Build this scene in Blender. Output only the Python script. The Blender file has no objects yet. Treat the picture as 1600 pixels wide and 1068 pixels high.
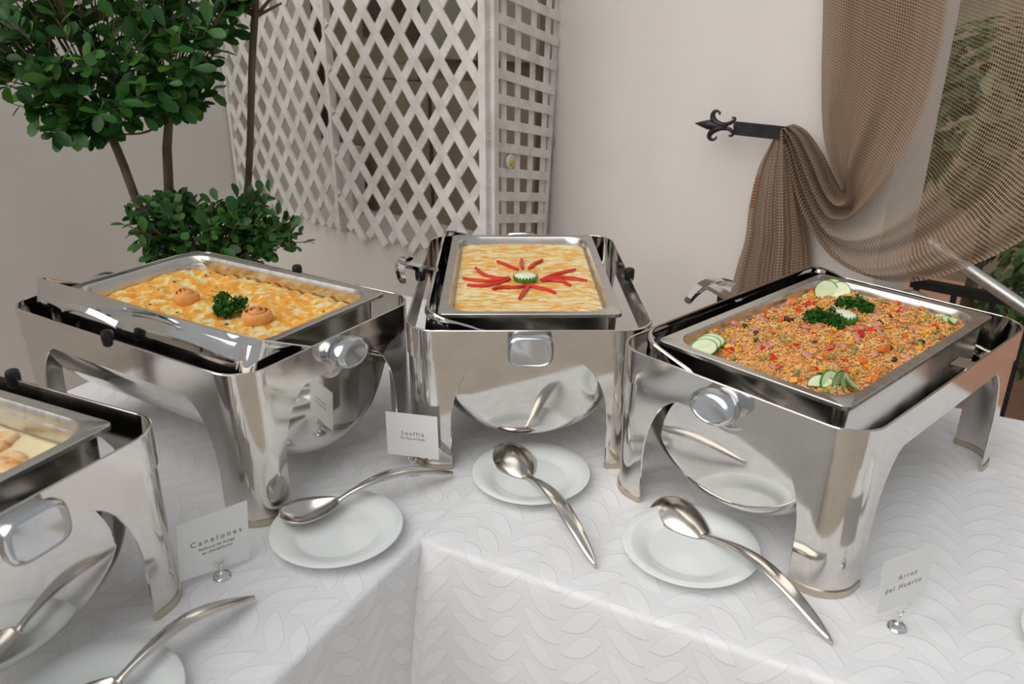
import bpy, bmesh, math, random
from mathutils import Vector, Matrix, noise
random.seed(7)
C = bpy.context.scene.collection
scene = bpy.context.scene
PI = math.pi
TZ = 0.75                                   # table top height

# ------------------------------------------------------------------ camera, world, sun, exposure
W, H, F = 1600, 1068, 1270.0
PITCH, ROLL, CAMZ = 0.3934, 0.0049, TZ + 0.785
_cp, _sp, _cr, _sr = math.cos(PITCH), math.sin(PITCH), math.cos(ROLL), math.sin(ROLL)
FW = Vector((0, _cp, -_sp)); UP0 = Vector((0, _sp, _cp)); RT0 = Vector((1, 0, 0))
RT = RT0 * _cr + UP0 * _sr; UP = UP0 * _cr - RT0 * _sr
CAM = Vector((0, 0, CAMZ))
cd = bpy.data.cameras.new('camera'); cam = bpy.data.objects.new('camera', cd); C.objects.link(cam)
cd.sensor_width = 36; cd.lens = 36 * F / W; cd.clip_start = 0.02
cam.matrix_world = Matrix((( RT.x, UP.x, -FW.x, CAM.x), (RT.y, UP.y, -FW.y, CAM.y), (RT.z, UP.z, -FW.z, CAM.z), (0, 0, 0, 1)))
cd.dof.use_dof = True; cd.dof.focus_distance = 1.55; cd.dof.aperture_fstop = 5.0
scene.camera = cam

wd = bpy.data.worlds.new('overcast'); scene.world = wd; wd.use_nodes = True
bg = wd.node_tree.nodes['Background']; bg.inputs[0].default_value = (0.92, 0.96, 1.0, 1); bg.inputs[1].default_value = 0.38
sd = bpy.data.lights.new('sun_offscreen', 'SUN'); sd.energy = 2.05; sd.angle = math.radians(70); sd.color = (1.0, 0.97, 0.93)
sun = bpy.data.objects.new('sun_offscreen', sd); C.objects.link(sun)
sun.rotation_euler = Vector((0.52, 0.46, -0.72)).to_track_quat('-Z', 'Y').to_euler()
vs = scene.view_settings
vs.view_transform = 'Standard'; vs.look = 'None'; vs.exposure = 0.1; vs.gamma = 1.0; vs.use_curve_mapping = False

# ------------------------------------------------------------------ pixel helpers
def ray(px, py):
    return FW + RT * ((px - W / 2) / F) - UP * ((py - H / 2) / F)
def at_z(px, py, z):                        # point on a horizontal plane
    d = ray(px, py); return CAM + d * ((z - CAMZ) / d.z)
def on_plane(px, py, n, D):                 # point on a vertical plane n.p = D
    d = ray(px, py); return CAM + d * ((D - n.dot(CAM)) / n.dot(d))
def at_y(px, py, y):
    d = ray(px, py); return CAM + d * (y / d.y)

# ------------------------------------------------------------------ materials
def nmat(name):
    m = bpy.data.materials.new(name); m.use_nodes = True
    nt = m.node_tree; b = nt.nodes['Principled BSDF']
    return m, nt, b
def N(nt, t, **kw):
    n = nt.nodes.new(t)
    for k, v in kw.items():
        if k in n.inputs.keys(): n.inputs[k].default_value = v
        else: setattr(n, k, v)
    return n
def L(nt, a, b): nt.links.new(a, b)
def rgb(c): return (c[0], c[1], c[2], 1)
def ramp(nt, stops):
    r = nt.nodes.new('ShaderNodeValToRGB'); e = r.color_ramp.elements
    while len(e) < len(stops): e.new(0.5)
    for i, (p, c) in enumerate(stops): e[i].position = p; e[i].color = rgb(c)
    return r
def coords(nt, kind='Object', scale=(1, 1, 1)):
    tc = nt.nodes.new('ShaderNodeTexCoord'); mp = nt.nodes.new('ShaderNodeMapping'); mp.inputs['Scale'].default_value = scale
    L(nt, tc.outputs[kind], mp.inputs[0]); return mp.outputs[0]
def noisy(name, stops, scale=20, rough=0.6, bump=0.0, bscale=None, detail=6, coord='Object', cscale=(1, 1, 1), spec=0.4, sss=0.0, dist=0.0, brand=0.002):
    m, nt, b = nmat(name); co = coords(nt, coord, cscale)
    n = N(nt, 'ShaderNodeTexNoise', Scale=scale, Detail=detail, Distortion=dist); L(nt, co, n.inputs['Vector'])
    r = ramp(nt, stops); L(nt, n.outputs['Fac'], r.inputs[0]); L(nt, r.outputs[0], b.inputs['Base Color'])
    b.inputs['Roughness'].default_value = rough; b.inputs['Specular IOR Level'].default_value = spec
    if sss: b.inputs['Subsurface Weight'].default_value = sss; b.inputs['Subsurface Radius'].default_value = (0.008, 0.005, 0.003); b.inputs['Subsurface Scale'].default_value = 0.5
    if bump:
        n2 = N(nt, 'ShaderNodeTexNoise', Scale=bscale or scale, Detail=4.0); L(nt, co, n2.inputs['Vector'])
        bp = N(nt, 'ShaderNodeBump', Strength=bump, Distance=brand); L(nt, n2.outputs['Fac'], bp.inputs['Height']); L(nt, bp.outputs[0], b.inputs['Normal'])
    return m
def steel(name, col, r0, r1, scale=14, cscale=(1, 1, 1), bump=0.0):
    m, nt, b = nmat(name); co = coords(nt, 'Object', cscale)
    b.inputs['Metallic'].default_value = 1.0
    n = N(nt, 'ShaderNodeTexNoise', Scale=scale, Detail=7.0, Roughness=0.65); L(nt, co, n.inputs['Vector'])
    mr = N(nt, 'ShaderNodeMapRange'); mr.inputs['From Min'].default_value = 0.3; mr.inputs['From Max'].default_value = 0.75
    mr.inputs['To Min'].default_value = r0; mr.inputs['To Max'].default_value = r1
    L(nt, n.outputs['Fac'], mr.inputs['Value']); L(nt, mr.outputs[0], b.inputs['Roughness'])
    r = ramp(nt, [(0.25, [c * 0.86 for c in col]), (0.7, col)]); L(nt, n.outputs['Fac'], r.inputs[0]); L(nt, r.outputs[0], b.inputs['Base Color'])
    if bump:
        n2 = N(nt, 'ShaderNodeTexNoise', Scale=5.0, Detail=1.0); L(nt, co, n2.inputs['Vector'])
        bp = N(nt, 'ShaderNodeBump', Strength=bump, Distance=0.01); L(nt, n2.outputs['Fac'], bp.inputs['Height']); L(nt, bp.outputs[0], b.inputs['Normal'])
    return m
def plain(name, col, rough=0.5, metal=0.0, spec=0.5):
    m, nt, b = nmat(name); b.inputs['Base Color'].default_value = rgb(col); b.inputs['Roughness'].default_value = rough
    b.inputs['Metallic'].default_value = metal; b.inputs['Specular IOR Level'].default_value = spec
    return m
M = {}
M['polished'] = steel('polished_steel', (0.74, 0.71, 0.67), 0.05, 0.17, bump=0.05)
M['lid'] = steel('lid_steel', (0.74, 0.72, 0.69), 0.03, 0.12, bump=0.03)
M['satin'] = steel('satin_steel', (0.72, 0.70, 0.66), 0.24, 0.36, scale=9, cscale=(1, 8, 1))
M['inner'] = steel('inner_steel', (0.72, 0.70, 0.66), 0.14, 0.28)
M['foot'] = steel('tarnished_steel', (0.60, 0.53, 0.43), 0.22, 0.45, scale=40)
M['chrome'] = steel('chrome', (0.80, 0.80, 0.80), 0.02, 0.08)
M['spoon'] = steel('spoon_steel', (0.68, 0.64, 0.59), 0.16, 0.26, scale=30)
M['rubber'] = plain('black_rubber', (0.012, 0.012, 0.012), 0.35)
M['iron'] = noisy('black_iron', [(0.3, (0.010, 0.010, 0.010)), (0.8, (0.03, 0.028, 0.026))], 40, 0.42, 0.3, 60)
M['porcelain'] = plain('porcelain', (0.80, 0.83, 0.82), 0.12, 0, 0.5)
M['card'] = plain('card_paper', (0.80, 0.79, 0.77), 0.75, 0, 0.2)
M['ink'] = plain('ink', (0.13, 0.11, 0.10), 0.8, 0, 0.1)
M['wallR'] = noisy('wall_plaster', [(0.3, (0.72, 0.67, 0.62)), (0.7, (0.78, 0.73, 0.68))], 3, 0.85, 0.25, 60, brand=0.001)
M['wallL'] = M['wallR']
M['lattice'] = noisy('lattice_paint', [(0.30, (0.62, 0.57, 0.51)), (0.55, (0.76, 0.73, 0.69)), (0.8, (0.82, 0.79, 0.75))], 18, 0.6, 0.2, 80)
M['wood'] = noisy('old_wood', [(0.3, (0.24, 0.195, 0.14)), (0.7, (0.36, 0.30, 0.22))], 6, 0.7, 0.3, 30, cscale=(1, 1, 0.15))
M['wood_green'] = noisy('green_grey_wood', [(0.3, (0.24, 0.235, 0.20)), (0.7, (0.33, 0.32, 0.27))], 4, 0.7)
M['dark'] = plain('dark_stained_wood', (0.075, 0.055, 0.040), 0.6)
M['floor'] = noisy('beige_tile', [(0.3, (0.40, 0.35, 0.29)), (0.7, (0.48, 0.43, 0.36))], 5, 0.6, 0.1, 30)
M['terracotta'] = noisy('terracotta', [(0.3, (0.50, 0.25, 0.17)), (0.7, (0.62, 0.36, 0.27))], 5, 0.6, 0.1, 30)
M['gardenwall'] = noisy('garden_wall_plaster', [(0.3, (0.20, 0.17, 0.12)), (0.7, (0.30, 0.26, 0.19))], 3, 0.9)
M['knob'] = steel('knob_chrome', (0.66, 0.68, 0.70), 0.16, 0.26)
M['bark'] = noisy('bark', [(0.3, (0.075, 0.05, 0.03)), (0.7, (0.19, 0.14, 0.09))], 30, 0.85, 0.6, 60, cscale=(1, 1, 0.35))
M['twig'] = plain('twig', (0.16, 0.085, 0.045), 0.7)
M['soil'] = noisy('soil', [(0.3, (0.03, 0.02, 0.013)), (0.7, (0.07, 0.05, 0.03))], 60, 0.95, 0.6)
M['clay'] = noisy('clay_pot', [(0.3, (0.33, 0.15, 0.08)), (0.7, (0.42, 0.21, 0.12))], 8, 0.8)
def leafmat(name, c0, c1, c2):
    m, nt, b = nmat(name)
    g = nt.nodes.new('ShaderNodeNewGeometry'); oi = nt.nodes.new('ShaderNodeObjectInfo')
    ad = N(nt, 'ShaderNodeMath', operation='ADD'); L(nt, g.outputs['Random Per Island'], ad.inputs[0]); L(nt, oi.outputs['Random'], ad.inputs[1])
    fr = N(nt, 'ShaderNodeMath', operation='FRACT'); L(nt, ad.outputs[0], fr.inputs[0])
    r = ramp(nt, [(0.0, c0), (0.6, c1), (1.0, c2)]); L(nt, fr.outputs[0], r.inputs[0]); L(nt, r.outputs[0], b.inputs['Base Color'])
    b.inputs['Roughness'].default_value = 0.38; b.inputs['Specular IOR Level'].default_value = 0.35
    tr = nt.nodes.new('ShaderNodeBsdfTranslucent'); L(nt, r.outputs[0], tr.inputs[0])
    mx = N(nt, 'ShaderNodeMixShader'); mx.inputs[0].default_value = 0.22
    L(nt, b.outputs[0], mx.inputs[1]); L(nt, tr.outputs[0], mx.inputs[2]); L(nt, mx.outputs[0], nt.nodes['Material Output'].inputs[0])
    return m
M['leaf'] = leafmat('leaf_green', (0.012, 0.055, 0.012), (0.030, 0.120, 0.020), (0.085, 0.215, 0.030))
M['parsley'] = leafmat('parsley_green', (0.012, 0.075, 0.008), (0.030, 0.15, 0.015), (0.07, 0.24, 0.03))
M['outleaf'] = leafmat('garden_green', (0.05, 0.11, 0.03), (0.12, 0.2, 0.07), (0.24, 0.32, 0.14))

def math_(nt, op, a, b=None, c=None):
    n = nt.nodes.new('ShaderNodeMath'); n.operation = op
    for i, v in enumerate((a, b, c)):
        if v is None: continue
        if isinstance(v, (int, float)): n.inputs[i].default_value = v
        else: L(nt, v, n.inputs[i])
    return n.outputs[0]
def damask():
    m, nt, b = nmat('damask_cloth'); b.inputs['Roughness'].default_value = 0.55; b.inputs['Specular IOR Level'].default_value = 0.25
    tc = nt.nodes.new('ShaderNodeTexCoord'); nz = N(nt, 'ShaderNodeTexNoise', Scale=6.0, Detail=1.0); L(nt, tc.outputs['UV'], nz.inputs['Vector'])
    sx = nt.nodes.new('ShaderNodeSeparateXYZ'); L(nt, tc.outputs['UV'], sx.inputs[0])
    wob = math_(nt, 'MULTIPLY', math_(nt, 'SUBTRACT', nz.outputs['Fac'], 0.5), 0.42)
    x = math_(nt, 'ADD', math_(nt, 'DIVIDE', sx.outputs[0], 0.064), wob)
    y = math_(nt, 'ADD', math_(nt, 'DIVIDE', sx.outputs[1], 0.047), wob)
    ix = math_(nt, 'FLOOR', x); fx = math_(nt, 'SUBTRACT', math_(nt, 'SUBTRACT', x, ix), 0.5)
    par = math_(nt, 'SUBTRACT', math_(nt, 'MULTIPLY', math_(nt, 'MODULO', math_(nt, 'ABSOLUTE', ix), 2.0), 2.0), 1.0)
    y2 = math_(nt, 'ADD', y, math_(nt, 'MULTIPLY', math_(nt, 'MULTIPLY', fx, par), 1.0))
    y2 = math_(nt, 'ADD', y2, math_(nt, 'MULTIPLY', ix, 0.37))
    fy = math_(nt, 'SUBTRACT', math_(nt, 'FRACT', y2), 0.5)
    w = math_(nt, 'MULTIPLY', math_(nt, 'SUBTRACT', 1.0, math_(nt, 'POWER', math_(nt, 'ABSOLUTE', math_(nt, 'MULTIPLY', fx, 2.04)), 1.7)), 0.40)
    d = math_(nt, 'SUBTRACT', w, math_(nt, 'ABSOLUTE', fy))
    leaf = N(nt, 'ShaderNodeMapRange'); leaf.inputs['From Min'].default_value = -0.02; leaf.inputs['From Max'].default_value = 0.02; L(nt, d, leaf.inputs['Value'])
    line = math_(nt, 'SUBTRACT', 1.0, math_(nt, 'MINIMUM', math_(nt, 'MULTIPLY', math_(nt, 'ABSOLUTE', d), 22.0), 1.0))
    mx = N(nt, 'ShaderNodeMix', data_type='RGBA'); mx.inputs[6].default_value = (0.795, 0.79, 0.795, 1); mx.inputs[7].default_value = (0.83, 0.825, 0.83, 1); L(nt, leaf.outputs[0], mx.inputs[0])
    mx2 = N(nt, 'ShaderNodeMix', data_type='RGBA'); mx2.inputs[7].default_value = (0.66, 0.65, 0.645, 1); L(nt, mx.outputs[2], mx2.inputs[6])
    L(nt, math_(nt, 'MULTIPLY', line, 0.45), mx2.inputs[0]); L(nt, mx2.outputs[2], b.inputs['Base Color'])
    rr = N(nt, 'ShaderNodeMapRange'); rr.inputs['To Min'].default_value = 0.58; rr.inputs['To Max'].default_value = 0.42; L(nt, leaf.outputs[0], rr.inputs['Value']); L(nt, rr.outputs[0], b.inputs['Roughness'])
    bp = N(nt, 'ShaderNodeBump', Strength=0.35, Distance=0.0012); L(nt, math_(nt, 'SUBTRACT', leaf.outputs[0], math_(nt, 'MULTIPLY', line, 0.6)), bp.inputs['Height'])
    n2 = N(nt, 'ShaderNodeTexNoise', Scale=900.0, Detail=2.0); L(nt, tc.outputs['UV'], n2.inputs['Vector'])
    b2 = N(nt, 'ShaderNodeBump', Strength=0.10, Distance=0.0006); L(nt, n2.outputs['Fac'], b2.inputs['Height']); L(nt, bp.outputs[0], b2.inputs['Normal']); L(nt, b2.outputs[0], b.inputs['Normal'])
    return m
M['damask'] = damask()
def burlap(name, stain=None):
    m, nt, b = nmat(name); b.inputs['Roughness'].default_value = 0.9; b.inputs['Specular IOR Level'].default_value = 0.1
    tc = nt.nodes.new('ShaderNodeTexCoord'); nz = N(nt, 'ShaderNodeTexNoise', Scale=25.0, Detail=2.0); L(nt, tc.outputs['UV'], nz.inputs['Vector'])
    sx = nt.nodes.new('ShaderNodeSeparateXYZ'); L(nt, tc.outputs['UV'], sx.inputs[0])
    wob = math_(nt, 'MULTIPLY', math_(nt, 'SUBTRACT', nz.outputs['Fac'], 0.5), 0.004)
    def thread(c, per):
        s = math_(nt, 'SINE', math_(nt, 'MULTIPLY', math_(nt, 'ADD', c, wob), 2 * PI / per))
        return math_(nt, 'ADD', math_(nt, 'MULTIPLY', s, 0.5), 0.5)
    tu = thread(sx.outputs[0], 0.0085); tv = thread(sx.outputs[1], 0.0110)
    hgt = math_(nt, 'MAXIMUM', tu, tv)
    bands = N(nt, 'ShaderNodeTexNoise', noise_dimensions='1D', Scale=16.0, Detail=3.0); L(nt, sx.outputs[1], bands.inputs['W'])
    col = ramp(nt, [(0.25, (0.12, 0.080, 0.052)), (0.6, (0.31, 0.200, 0.135)), (1.0, (0.50, 0.375, 0.265))])
    wv = math_(nt, 'MULTIPLY', math_(nt, 'ADD', tu, tv), 0.5)
    mixv = math_(nt, 'ADD', math_(nt, 'ADD', math_(nt, 'MULTIPLY', wv, 0.95), 0.02), math_(nt, 'MULTIPLY', bands.outputs['Fac'], 0.30)); L(nt, mixv, col.inputs[0])
    base = col.outputs[0]
    if stain:
        u0, u1, v0, v1 = stain
        inside = math_(nt, 'MULTIPLY', math_(nt, 'MULTIPLY', math_(nt, 'GREATER_THAN', sx.outputs[0], u0), math_(nt, 'LESS_THAN', sx.outputs[0], u1)),
                       math_(nt, 'MULTIPLY', math_(nt, 'GREATER_THAN', sx.outputs[1], v0), math_(nt, 'LESS_THAN', sx.outputs[1], v1)))
        mx = N(nt, 'ShaderNodeMix', data_type='RGBA'); mx.inputs[7].default_value = (0.33, 0.10, 0.025, 1); L(nt, base, mx.inputs[6]); L(nt, math_(nt, 'MULTIPLY', inside, 0.8), mx.inputs[0]); base = mx.outputs[2]
    L(nt, base, b.inputs['Base Color'])
    bp = N(nt, 'ShaderNodeBump', Strength=0.8, Distance=0.002); L(nt, hgt, bp.inputs['Height']); L(nt, bp.outputs[0], b.inputs['Normal'])
    tr = nt.nodes.new('ShaderNodeBsdfTranslucent'); L(nt, base, tr.inputs[0])
    m1 = N(nt, 'ShaderNodeMixShader'); m1.inputs[0].default_value = 0.3; L(nt, b.outputs[0], m1.inputs[1]); L(nt, tr.outputs[0], m1.inputs[2])
    tp = nt.nodes.new('ShaderNodeBsdfTransparent')
    hole = N(nt, 'ShaderNodeMapRange'); hole.inputs['From Min'].default_value = 0.40; hole.inputs['From Max'].default_value = 0.95; hole.inputs['To Min'].default_value = 0.9; hole.inputs['To Max'].default_value = 0.0
    dens = ramp(nt, [(0.0, (.0,)*3), (0.43, (.0,)*3), (0.46, (.84,)*3), (0.61, (.84,)*3), (0.64, (.50,)*3), (1.0, (.36,)*3)]); L(nt, math_(nt, 'DIVIDE', sx.outputs[1], 1.35), dens.inputs[0])
    gat = N(nt, 'ShaderNodeMapRange'); gat.inputs['From Min'].default_value = 0.98; gat.inputs['From Max'].default_value = 1.12; gat.inputs['To Min'].default_value = 1.0; gat.inputs['To Max'].default_value = 0.35; L(nt, sx.outputs[0], gat.inputs['Value'])
    L(nt, math_(nt, 'SUBTRACT', hgt, math_(nt, 'MULTIPLY', math_(nt, 'SUBTRACT', math_(nt, 'MULTIPLY', dens.outputs[0], gat.outputs[0]), 0.5), 0.95)), hole.inputs['Value'])
    m2 = N(nt, 'ShaderNodeMixShader'); L(nt, hole.outputs[0], m2.inputs[0]); L(nt, m1.outputs[0], m2.inputs[1]); L(nt, tp.outputs[0], m2.inputs[2])
    L(nt, m2.outputs[0], nt.nodes['Material Output'].inputs[0])
    return m
M['burlap'] = burlap('burlap_curtain_cloth')
M['burlap_tail'] = burlap('burlap_tail_cloth', (0.13, 0.215, 0.004, 0.030))

# food materials
def cheese(name, stops, scale, cscale, bump):
    m, nt, b = nmat(name); co = coords(nt, 'Object', cscale)
    n = N(nt, 'ShaderNodeTexNoise', Scale=scale, Detail=5.0, Roughness=0.6, Distortion=0.6); L(nt, co, n.inputs['Vector'])
    n2 = N(nt, 'ShaderNodeTexNoise', Scale=scale * 0.28, Detail=3.0); L(nt, co, n2.inputs['Vector'])
    s = math_(nt, 'ADD', math_(nt, 'MULTIPLY', n.outputs['Fac'], 0.72), math_(nt, 'MULTIPLY', n2.outputs['Fac'], 0.28))
    r = ramp(nt, stops); L(nt, s, r.inputs[0]); L(nt, r.outputs[0], b.inputs['Base Color'])
    b.inputs['Roughness'].default_value = 0.42; b.inputs['Specular IOR Level'].default_value = 0.4
    b.inputs['Subsurface Weight'].default_value = 0.25; b.inputs['Subsurface Radius'].default_value = (0.006, 0.004, 0.002); b.inputs['Subsurface Scale'].default_value = 0.5
    bp = N(nt, 'ShaderNodeBump', Strength=bump, Distance=0.003); L(nt, n.outputs['Fac'], bp.inputs['Height']); L(nt, bp.outputs[0], b.inputs['Normal'])
    return m
M['cheese1'] = cheese('melted_cheese', [(0.37, (0.86, 0.31, 0.028)), (0.485, (0.85, 0.42, 0.055)), (0.545, (0.85, 0.64, 0.25)), (0.66, (0.86, 0.77, 0.50))], 55, (1, 1, 1), 0.5)
M['cheese2'] = cheese('baked_cheese_crust', [(0.36, (0.82, 0.33, 0.05)), (0.46, (0.84, 0.45, 0.09)), (0.53, (0.86, 0.70, 0.36)), (0.66, (0.88, 0.80, 0.55))], 75, (0.45, 1.25, 1), 0.6)
M['sauce'] = noisy('cream_sauce', [(0.3, (0.80, 0.66, 0.36)), (0.7, (0.84, 0.74, 0.48))], 12, 0.3, 0.1, 20, sss=0.3)
M['fish'] = noisy('golden_fish', [(0.35, (0.62, 0.24, 0.06)), (0.5, (0.80, 0.47, 0.20)), (0.7, (0.85, 0.66, 0.40))], 60, 0.45, 0.5, 90)
M['carrot'] = noisy('carrot_peel', [(0.3, (0.76, 0.30, 0.08)), (0.7, (0.84, 0.42, 0.15))], 50, 0.42, 0.2, 90, sss=0.15)
M['herb'] = plain('herb_fleck', (0.035, 0.06, 0.02), 0.6)
M['redpep'] = noisy('red_pepper', [(0.3, (0.60, 0.022, 0.012)), (0.7, (0.72, 0.045, 0.022))], 40, 0.25)
M['cuc_flesh'] = noisy('cucumber_flesh', [(0.3, (0.62, 0.72, 0.40)), (0.7, (0.78, 0.83, 0.60))], 60, 0.35, 0.2, 120, sss=0.2)
M['cuc_white'] = noisy('cucumber_heart', [(0.35, (0.76, 0.80, 0.60)), (0.65, (0.86, 0.88, 0.74))], 150, 0.4, 0.6, 250)
M['cuc_rind'] = noisy('cucumber_rind', [(0.3, (0.035, 0.16, 0.015)), (0.7, (0.10, 0.30, 0.04))], 60, 0.35)
M['ricebase'] = noisy('rice_bed', [(0.3, (0.58, 0.24, 0.05)), (0.7, (0.78, 0.42, 0.13))], 120, 0.6, 0.6, 200)
def islandmat(name, stops, rough=0.45):
    m, nt, b = nmat(name); g = nt.nodes.new('ShaderNodeNewGeometry'); r = ramp(nt, stops)
    L(nt, g.outputs['Random Per Island'], r.inputs[0]); L(nt, r.outputs[0], b.inputs['Base Color']); b.inputs['Roughness'].default_value = rough
    co = coords(nt, 'Object'); nz = N(nt, 'ShaderNodeTexNoise', Scale=38.0, Detail=3.0); L(nt, co, nz.inputs['Vector']); r2 = ramp(nt, [(0.38, (0.78, 0.30, 0.06)), (0.55, (0.90, 0.56, 0.20)), (0.68, (0.93, 0.72, 0.34))]); L(nt, nz.outputs['Fac'], r2.inputs[0])
    mx = N(nt, 'ShaderNodeMix', data_type='RGBA'); mx.inputs[0].default_value = 0.5; L(nt, r.outputs[0], mx.inputs[6]); L(nt, r2.outputs[0], mx.inputs[7]); L(nt, mx.outputs[2], b.inputs['Base Color'])
    b.inputs['Subsurface Weight'].default_value = 0.15; b.inputs['Subsurface Radius'].default_value = (0.004, 0.002, 0.001); b.inputs['Subsurface Scale'].default_value = 0.5
    return m
M['rice'] = islandmat('seasoned_rice', [(0.0, (0.74, 0.32, 0.06)), (0.5, (0.88, 0.50, 0.16)), (1.0, (0.92, 0.66, 0.30))])
M['pea'] = plain('olive_pea', (0.27, 0.27, 0.07), 0.35)
M['raisin'] = plain('raisin', (0.05, 0.015, 0.012), 0.35)
M['onion'] = plain('pink_onion', (0.58, 0.24, 0.17), 0.35)
M['corn'] = plain('yellow_pepper', (0.80, 0.38, 0.03), 0.35)
M['carrotdice'] = plain('carrot_dice', (0.72, 0.16, 0.02), 0.35)

# ------------------------------------------------------------------ mesh helpers
def obj(name, vf, mat, parent=None, smooth=True, loc=None, rotz=None, uv=None):
    me = vf if isinstance(vf, bpy.types.Mesh) else None
    if me is None:
        me = bpy.data.meshes.new(name); me.from_pydata([tuple(v) for v in vf[0]], [], vf[1]); me.update()
        if uv is not None:
            ul = me.uv_layers.new(name='uv')
            for lp in me.loops: ul.data[lp.index].uv = uv[lp.vertex_index]
        if smooth:
            me.polygons.foreach_set('use_smooth', [True] * len(me.polygons))
            if smooth != 'all': me.set_sharp_from_angle(angle=math.radians(38))
        if mat: me.materials.append(M[mat] if isinstance(mat, str) else mat)
    o = bpy.data.objects.new(name, me); C.objects.link(o)
    if parent is not None: o.parent = parent
    if loc is not None: o.location = loc
    if rotz is not None: o.rotation_euler = (0, 0, rotz)
    return o
def tag(o, label, cat, group=None):
    o['label'] = label; o['category'] = cat
    if group: o['group'] = group
    return o
def thing(name, label, cat, loc=(0, 0, 0), rotz=0.0, group=None):
    o = bpy.data.objects.new(name, None); C.objects.link(o); o.empty_display_size = 0.05
    o.location = loc; o.rotation_euler = (0, 0, rotz); return tag(o, label, cat, group)
def struct(o): o['kind'] = 'structure'; return o
class MB:
    def __init__(s): s.v = []; s.f = []
    def add(s, v, f):
        k = len(s.v); s.v += [Vector(p) for p in v]; s.f += [tuple(i + k for i in q) for q in f]; return s
    def vf(s): return s.v, s.f
def box(x0, x1, y0, y1, z0, z1):
    v = [(x0, y0, z0), (x1, y0, z0), (x1, y1, z0), (x0, y1, z0), (x0, y0, z1), (x1, y0, z1), (x1, y1, z1), (x0, y1, z1)]
    return v, [(0, 3, 2, 1), (4, 5, 6, 7), (0, 1, 5, 4), (1, 2, 6, 5), (2, 3, 7, 6), (3, 0, 4, 7)]
def bar(a, b, w, t, n):                     # flat bar from a to b, width w, thickness t along n
    a = Vector(a); b = Vector(b); n = Vector(n).normalized(); d = (b - a).normalized(); s = d.cross(n).normalized()
    v = []
    for p in (a, b):
        for i, j in ((-1, -1), (1, -1), (1, 1), (-1, 1)): v.append(p + s * (w / 2 * i) + n * (t / 2 * j))
    return v, [(0, 1, 2, 3), (7, 6, 5, 4), (0, 4, 5, 1), (1, 5, 6, 2), (2, 6, 7, 3), (3, 7, 4, 0)]
def tube(pts, rad, n=8, cap=True):
    pts = [Vector(p) for p in pts]; R = rad if isinstance(rad, (list, tuple)) else [rad] * len(pts)
    v, f = [], []; u = None
    for i, p in enumerate(pts):
        d = (pts[min(i + 1, len(pts) - 1)] - pts[max(i - 1, 0)]).normalized()
        if u is None: u = d.orthogonal().normalized()
        u = (u - d * u.dot(d)); u = u.normalized() if u.length > 1e-6 else d.orthogonal().normalized()
        w = d.cross(u)
        for k in range(n): a = 2 * PI * k / n; v.append(p + (u * math.cos(a) + w * math.sin(a)) * R[i])
    for i in range(len(pts) - 1):
        for k in range(n): f.append((i * n + k, i * n + (k + 1) % n, (i + 1) * n + (k + 1) % n, (i + 1) * n + k))
    if cap: f.append(tuple(range(n - 1, -1, -1))); f.append(tuple((len(pts) - 1) * n + k for k in range(n)))
    return v, f
def lathe(prof, n=32, sx=1, sy=1):
    v, f = [], []
    for r, z in prof:
        for k in range(n): a = 2 * PI * k / n; v.append((r * math.cos(a) * sx, r * math.sin(a) * sy, z))
    for i in range(len(prof) - 1):
        for k in range(n): f.append((i * n + k, i * n + (k + 1) % n, (i + 1) * n + (k + 1) % n, (i + 1) * n + k))
    f.append(tuple(range(n - 1, -1, -1))); f.append(tuple((len(prof) - 1) * n + k for k in range(n)))
    return v, f
def rr(a, b, r, n=6):                       # rounded rectangle, half sizes a, b
    o = []
    for cx, cy, a0 in ((a - r, b - r, 0), (-a + r, b - r, PI / 2), (-a + r, -b + r, PI), (a - r, -b + r, 1.5 * PI)):
        for k in range(n + 1): t = a0 + PI / 2 * k / n; o.append((cx + r * math.cos(t), cy + r * math.sin(t)))
    return o
def rings(R, n=6, cap0=False, cap1=False):  # loft of rounded rectangles (a, b, r, z)
    v, f = [], []; m = 4 * (n + 1)
    for a, b, r, z in R: v += [(x, y, z) for x, y in rr(a, b, r, n)]
    for i in range(len(R) - 1):
        for k in range(m): f.append((i * m + k, i * m + (k + 1) % m, (i + 1) * m + (k + 1) % m, (i + 1) * m + k))
    if cap0: f.append(tuple(range(m - 1, -1, -1)))
    if cap1: f.append(tuple((len(R) - 1) * m + k for k in range(m)))
    return v, f
def catmull(pts, n):
    pts = [Vector(p) for p in pts]; P = [2 * pts[0] - pts[1]] + pts + [2 * pts[-1] - pts[-2]]; out = []
    dense = []
    for i in range(1, len(P) - 2):
        for k in range(16):
            t = k / 16; a, b, c, d = P[i - 1], P[i], P[i + 1], P[i + 2]
            dense.append(0.5 * ((2 * b) + (c - a) * t + (2 * a - 5 * b + 4 * c - d) * t * t + (3 * b - a - 3 * c + d) * t ** 3))
    dense.append(pts[-1])
    cum = [0.0]
    for i in range(1, len(dense)): cum.append(cum[-1] + (dense[i] - dense[i - 1]).length)
    j = 0
    for k in range(n):
        s = cum[-1] * k / (n - 1)
        while j < len(cum) - 2 and cum[j + 1] < s: j += 1
        t = (s - cum[j]) / max(cum[j + 1] - cum[j], 1e-9); out.append(dense[j].lerp(dense[j + 1], min(max(t, 0), 1)))
    return out, cum[-1]
def fbm(x, y, z=0.0, o=3): return noise.fractal(Vector((x, y, z)), 1.0, 2.0, o, noise_basis='PERLIN_ORIGINAL')
def solid(o, t, off=-1.0):
    m = o.modifiers.new('thickness', 'SOLIDIFY'); m.thickness = t; m.offset = off; return o


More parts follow.
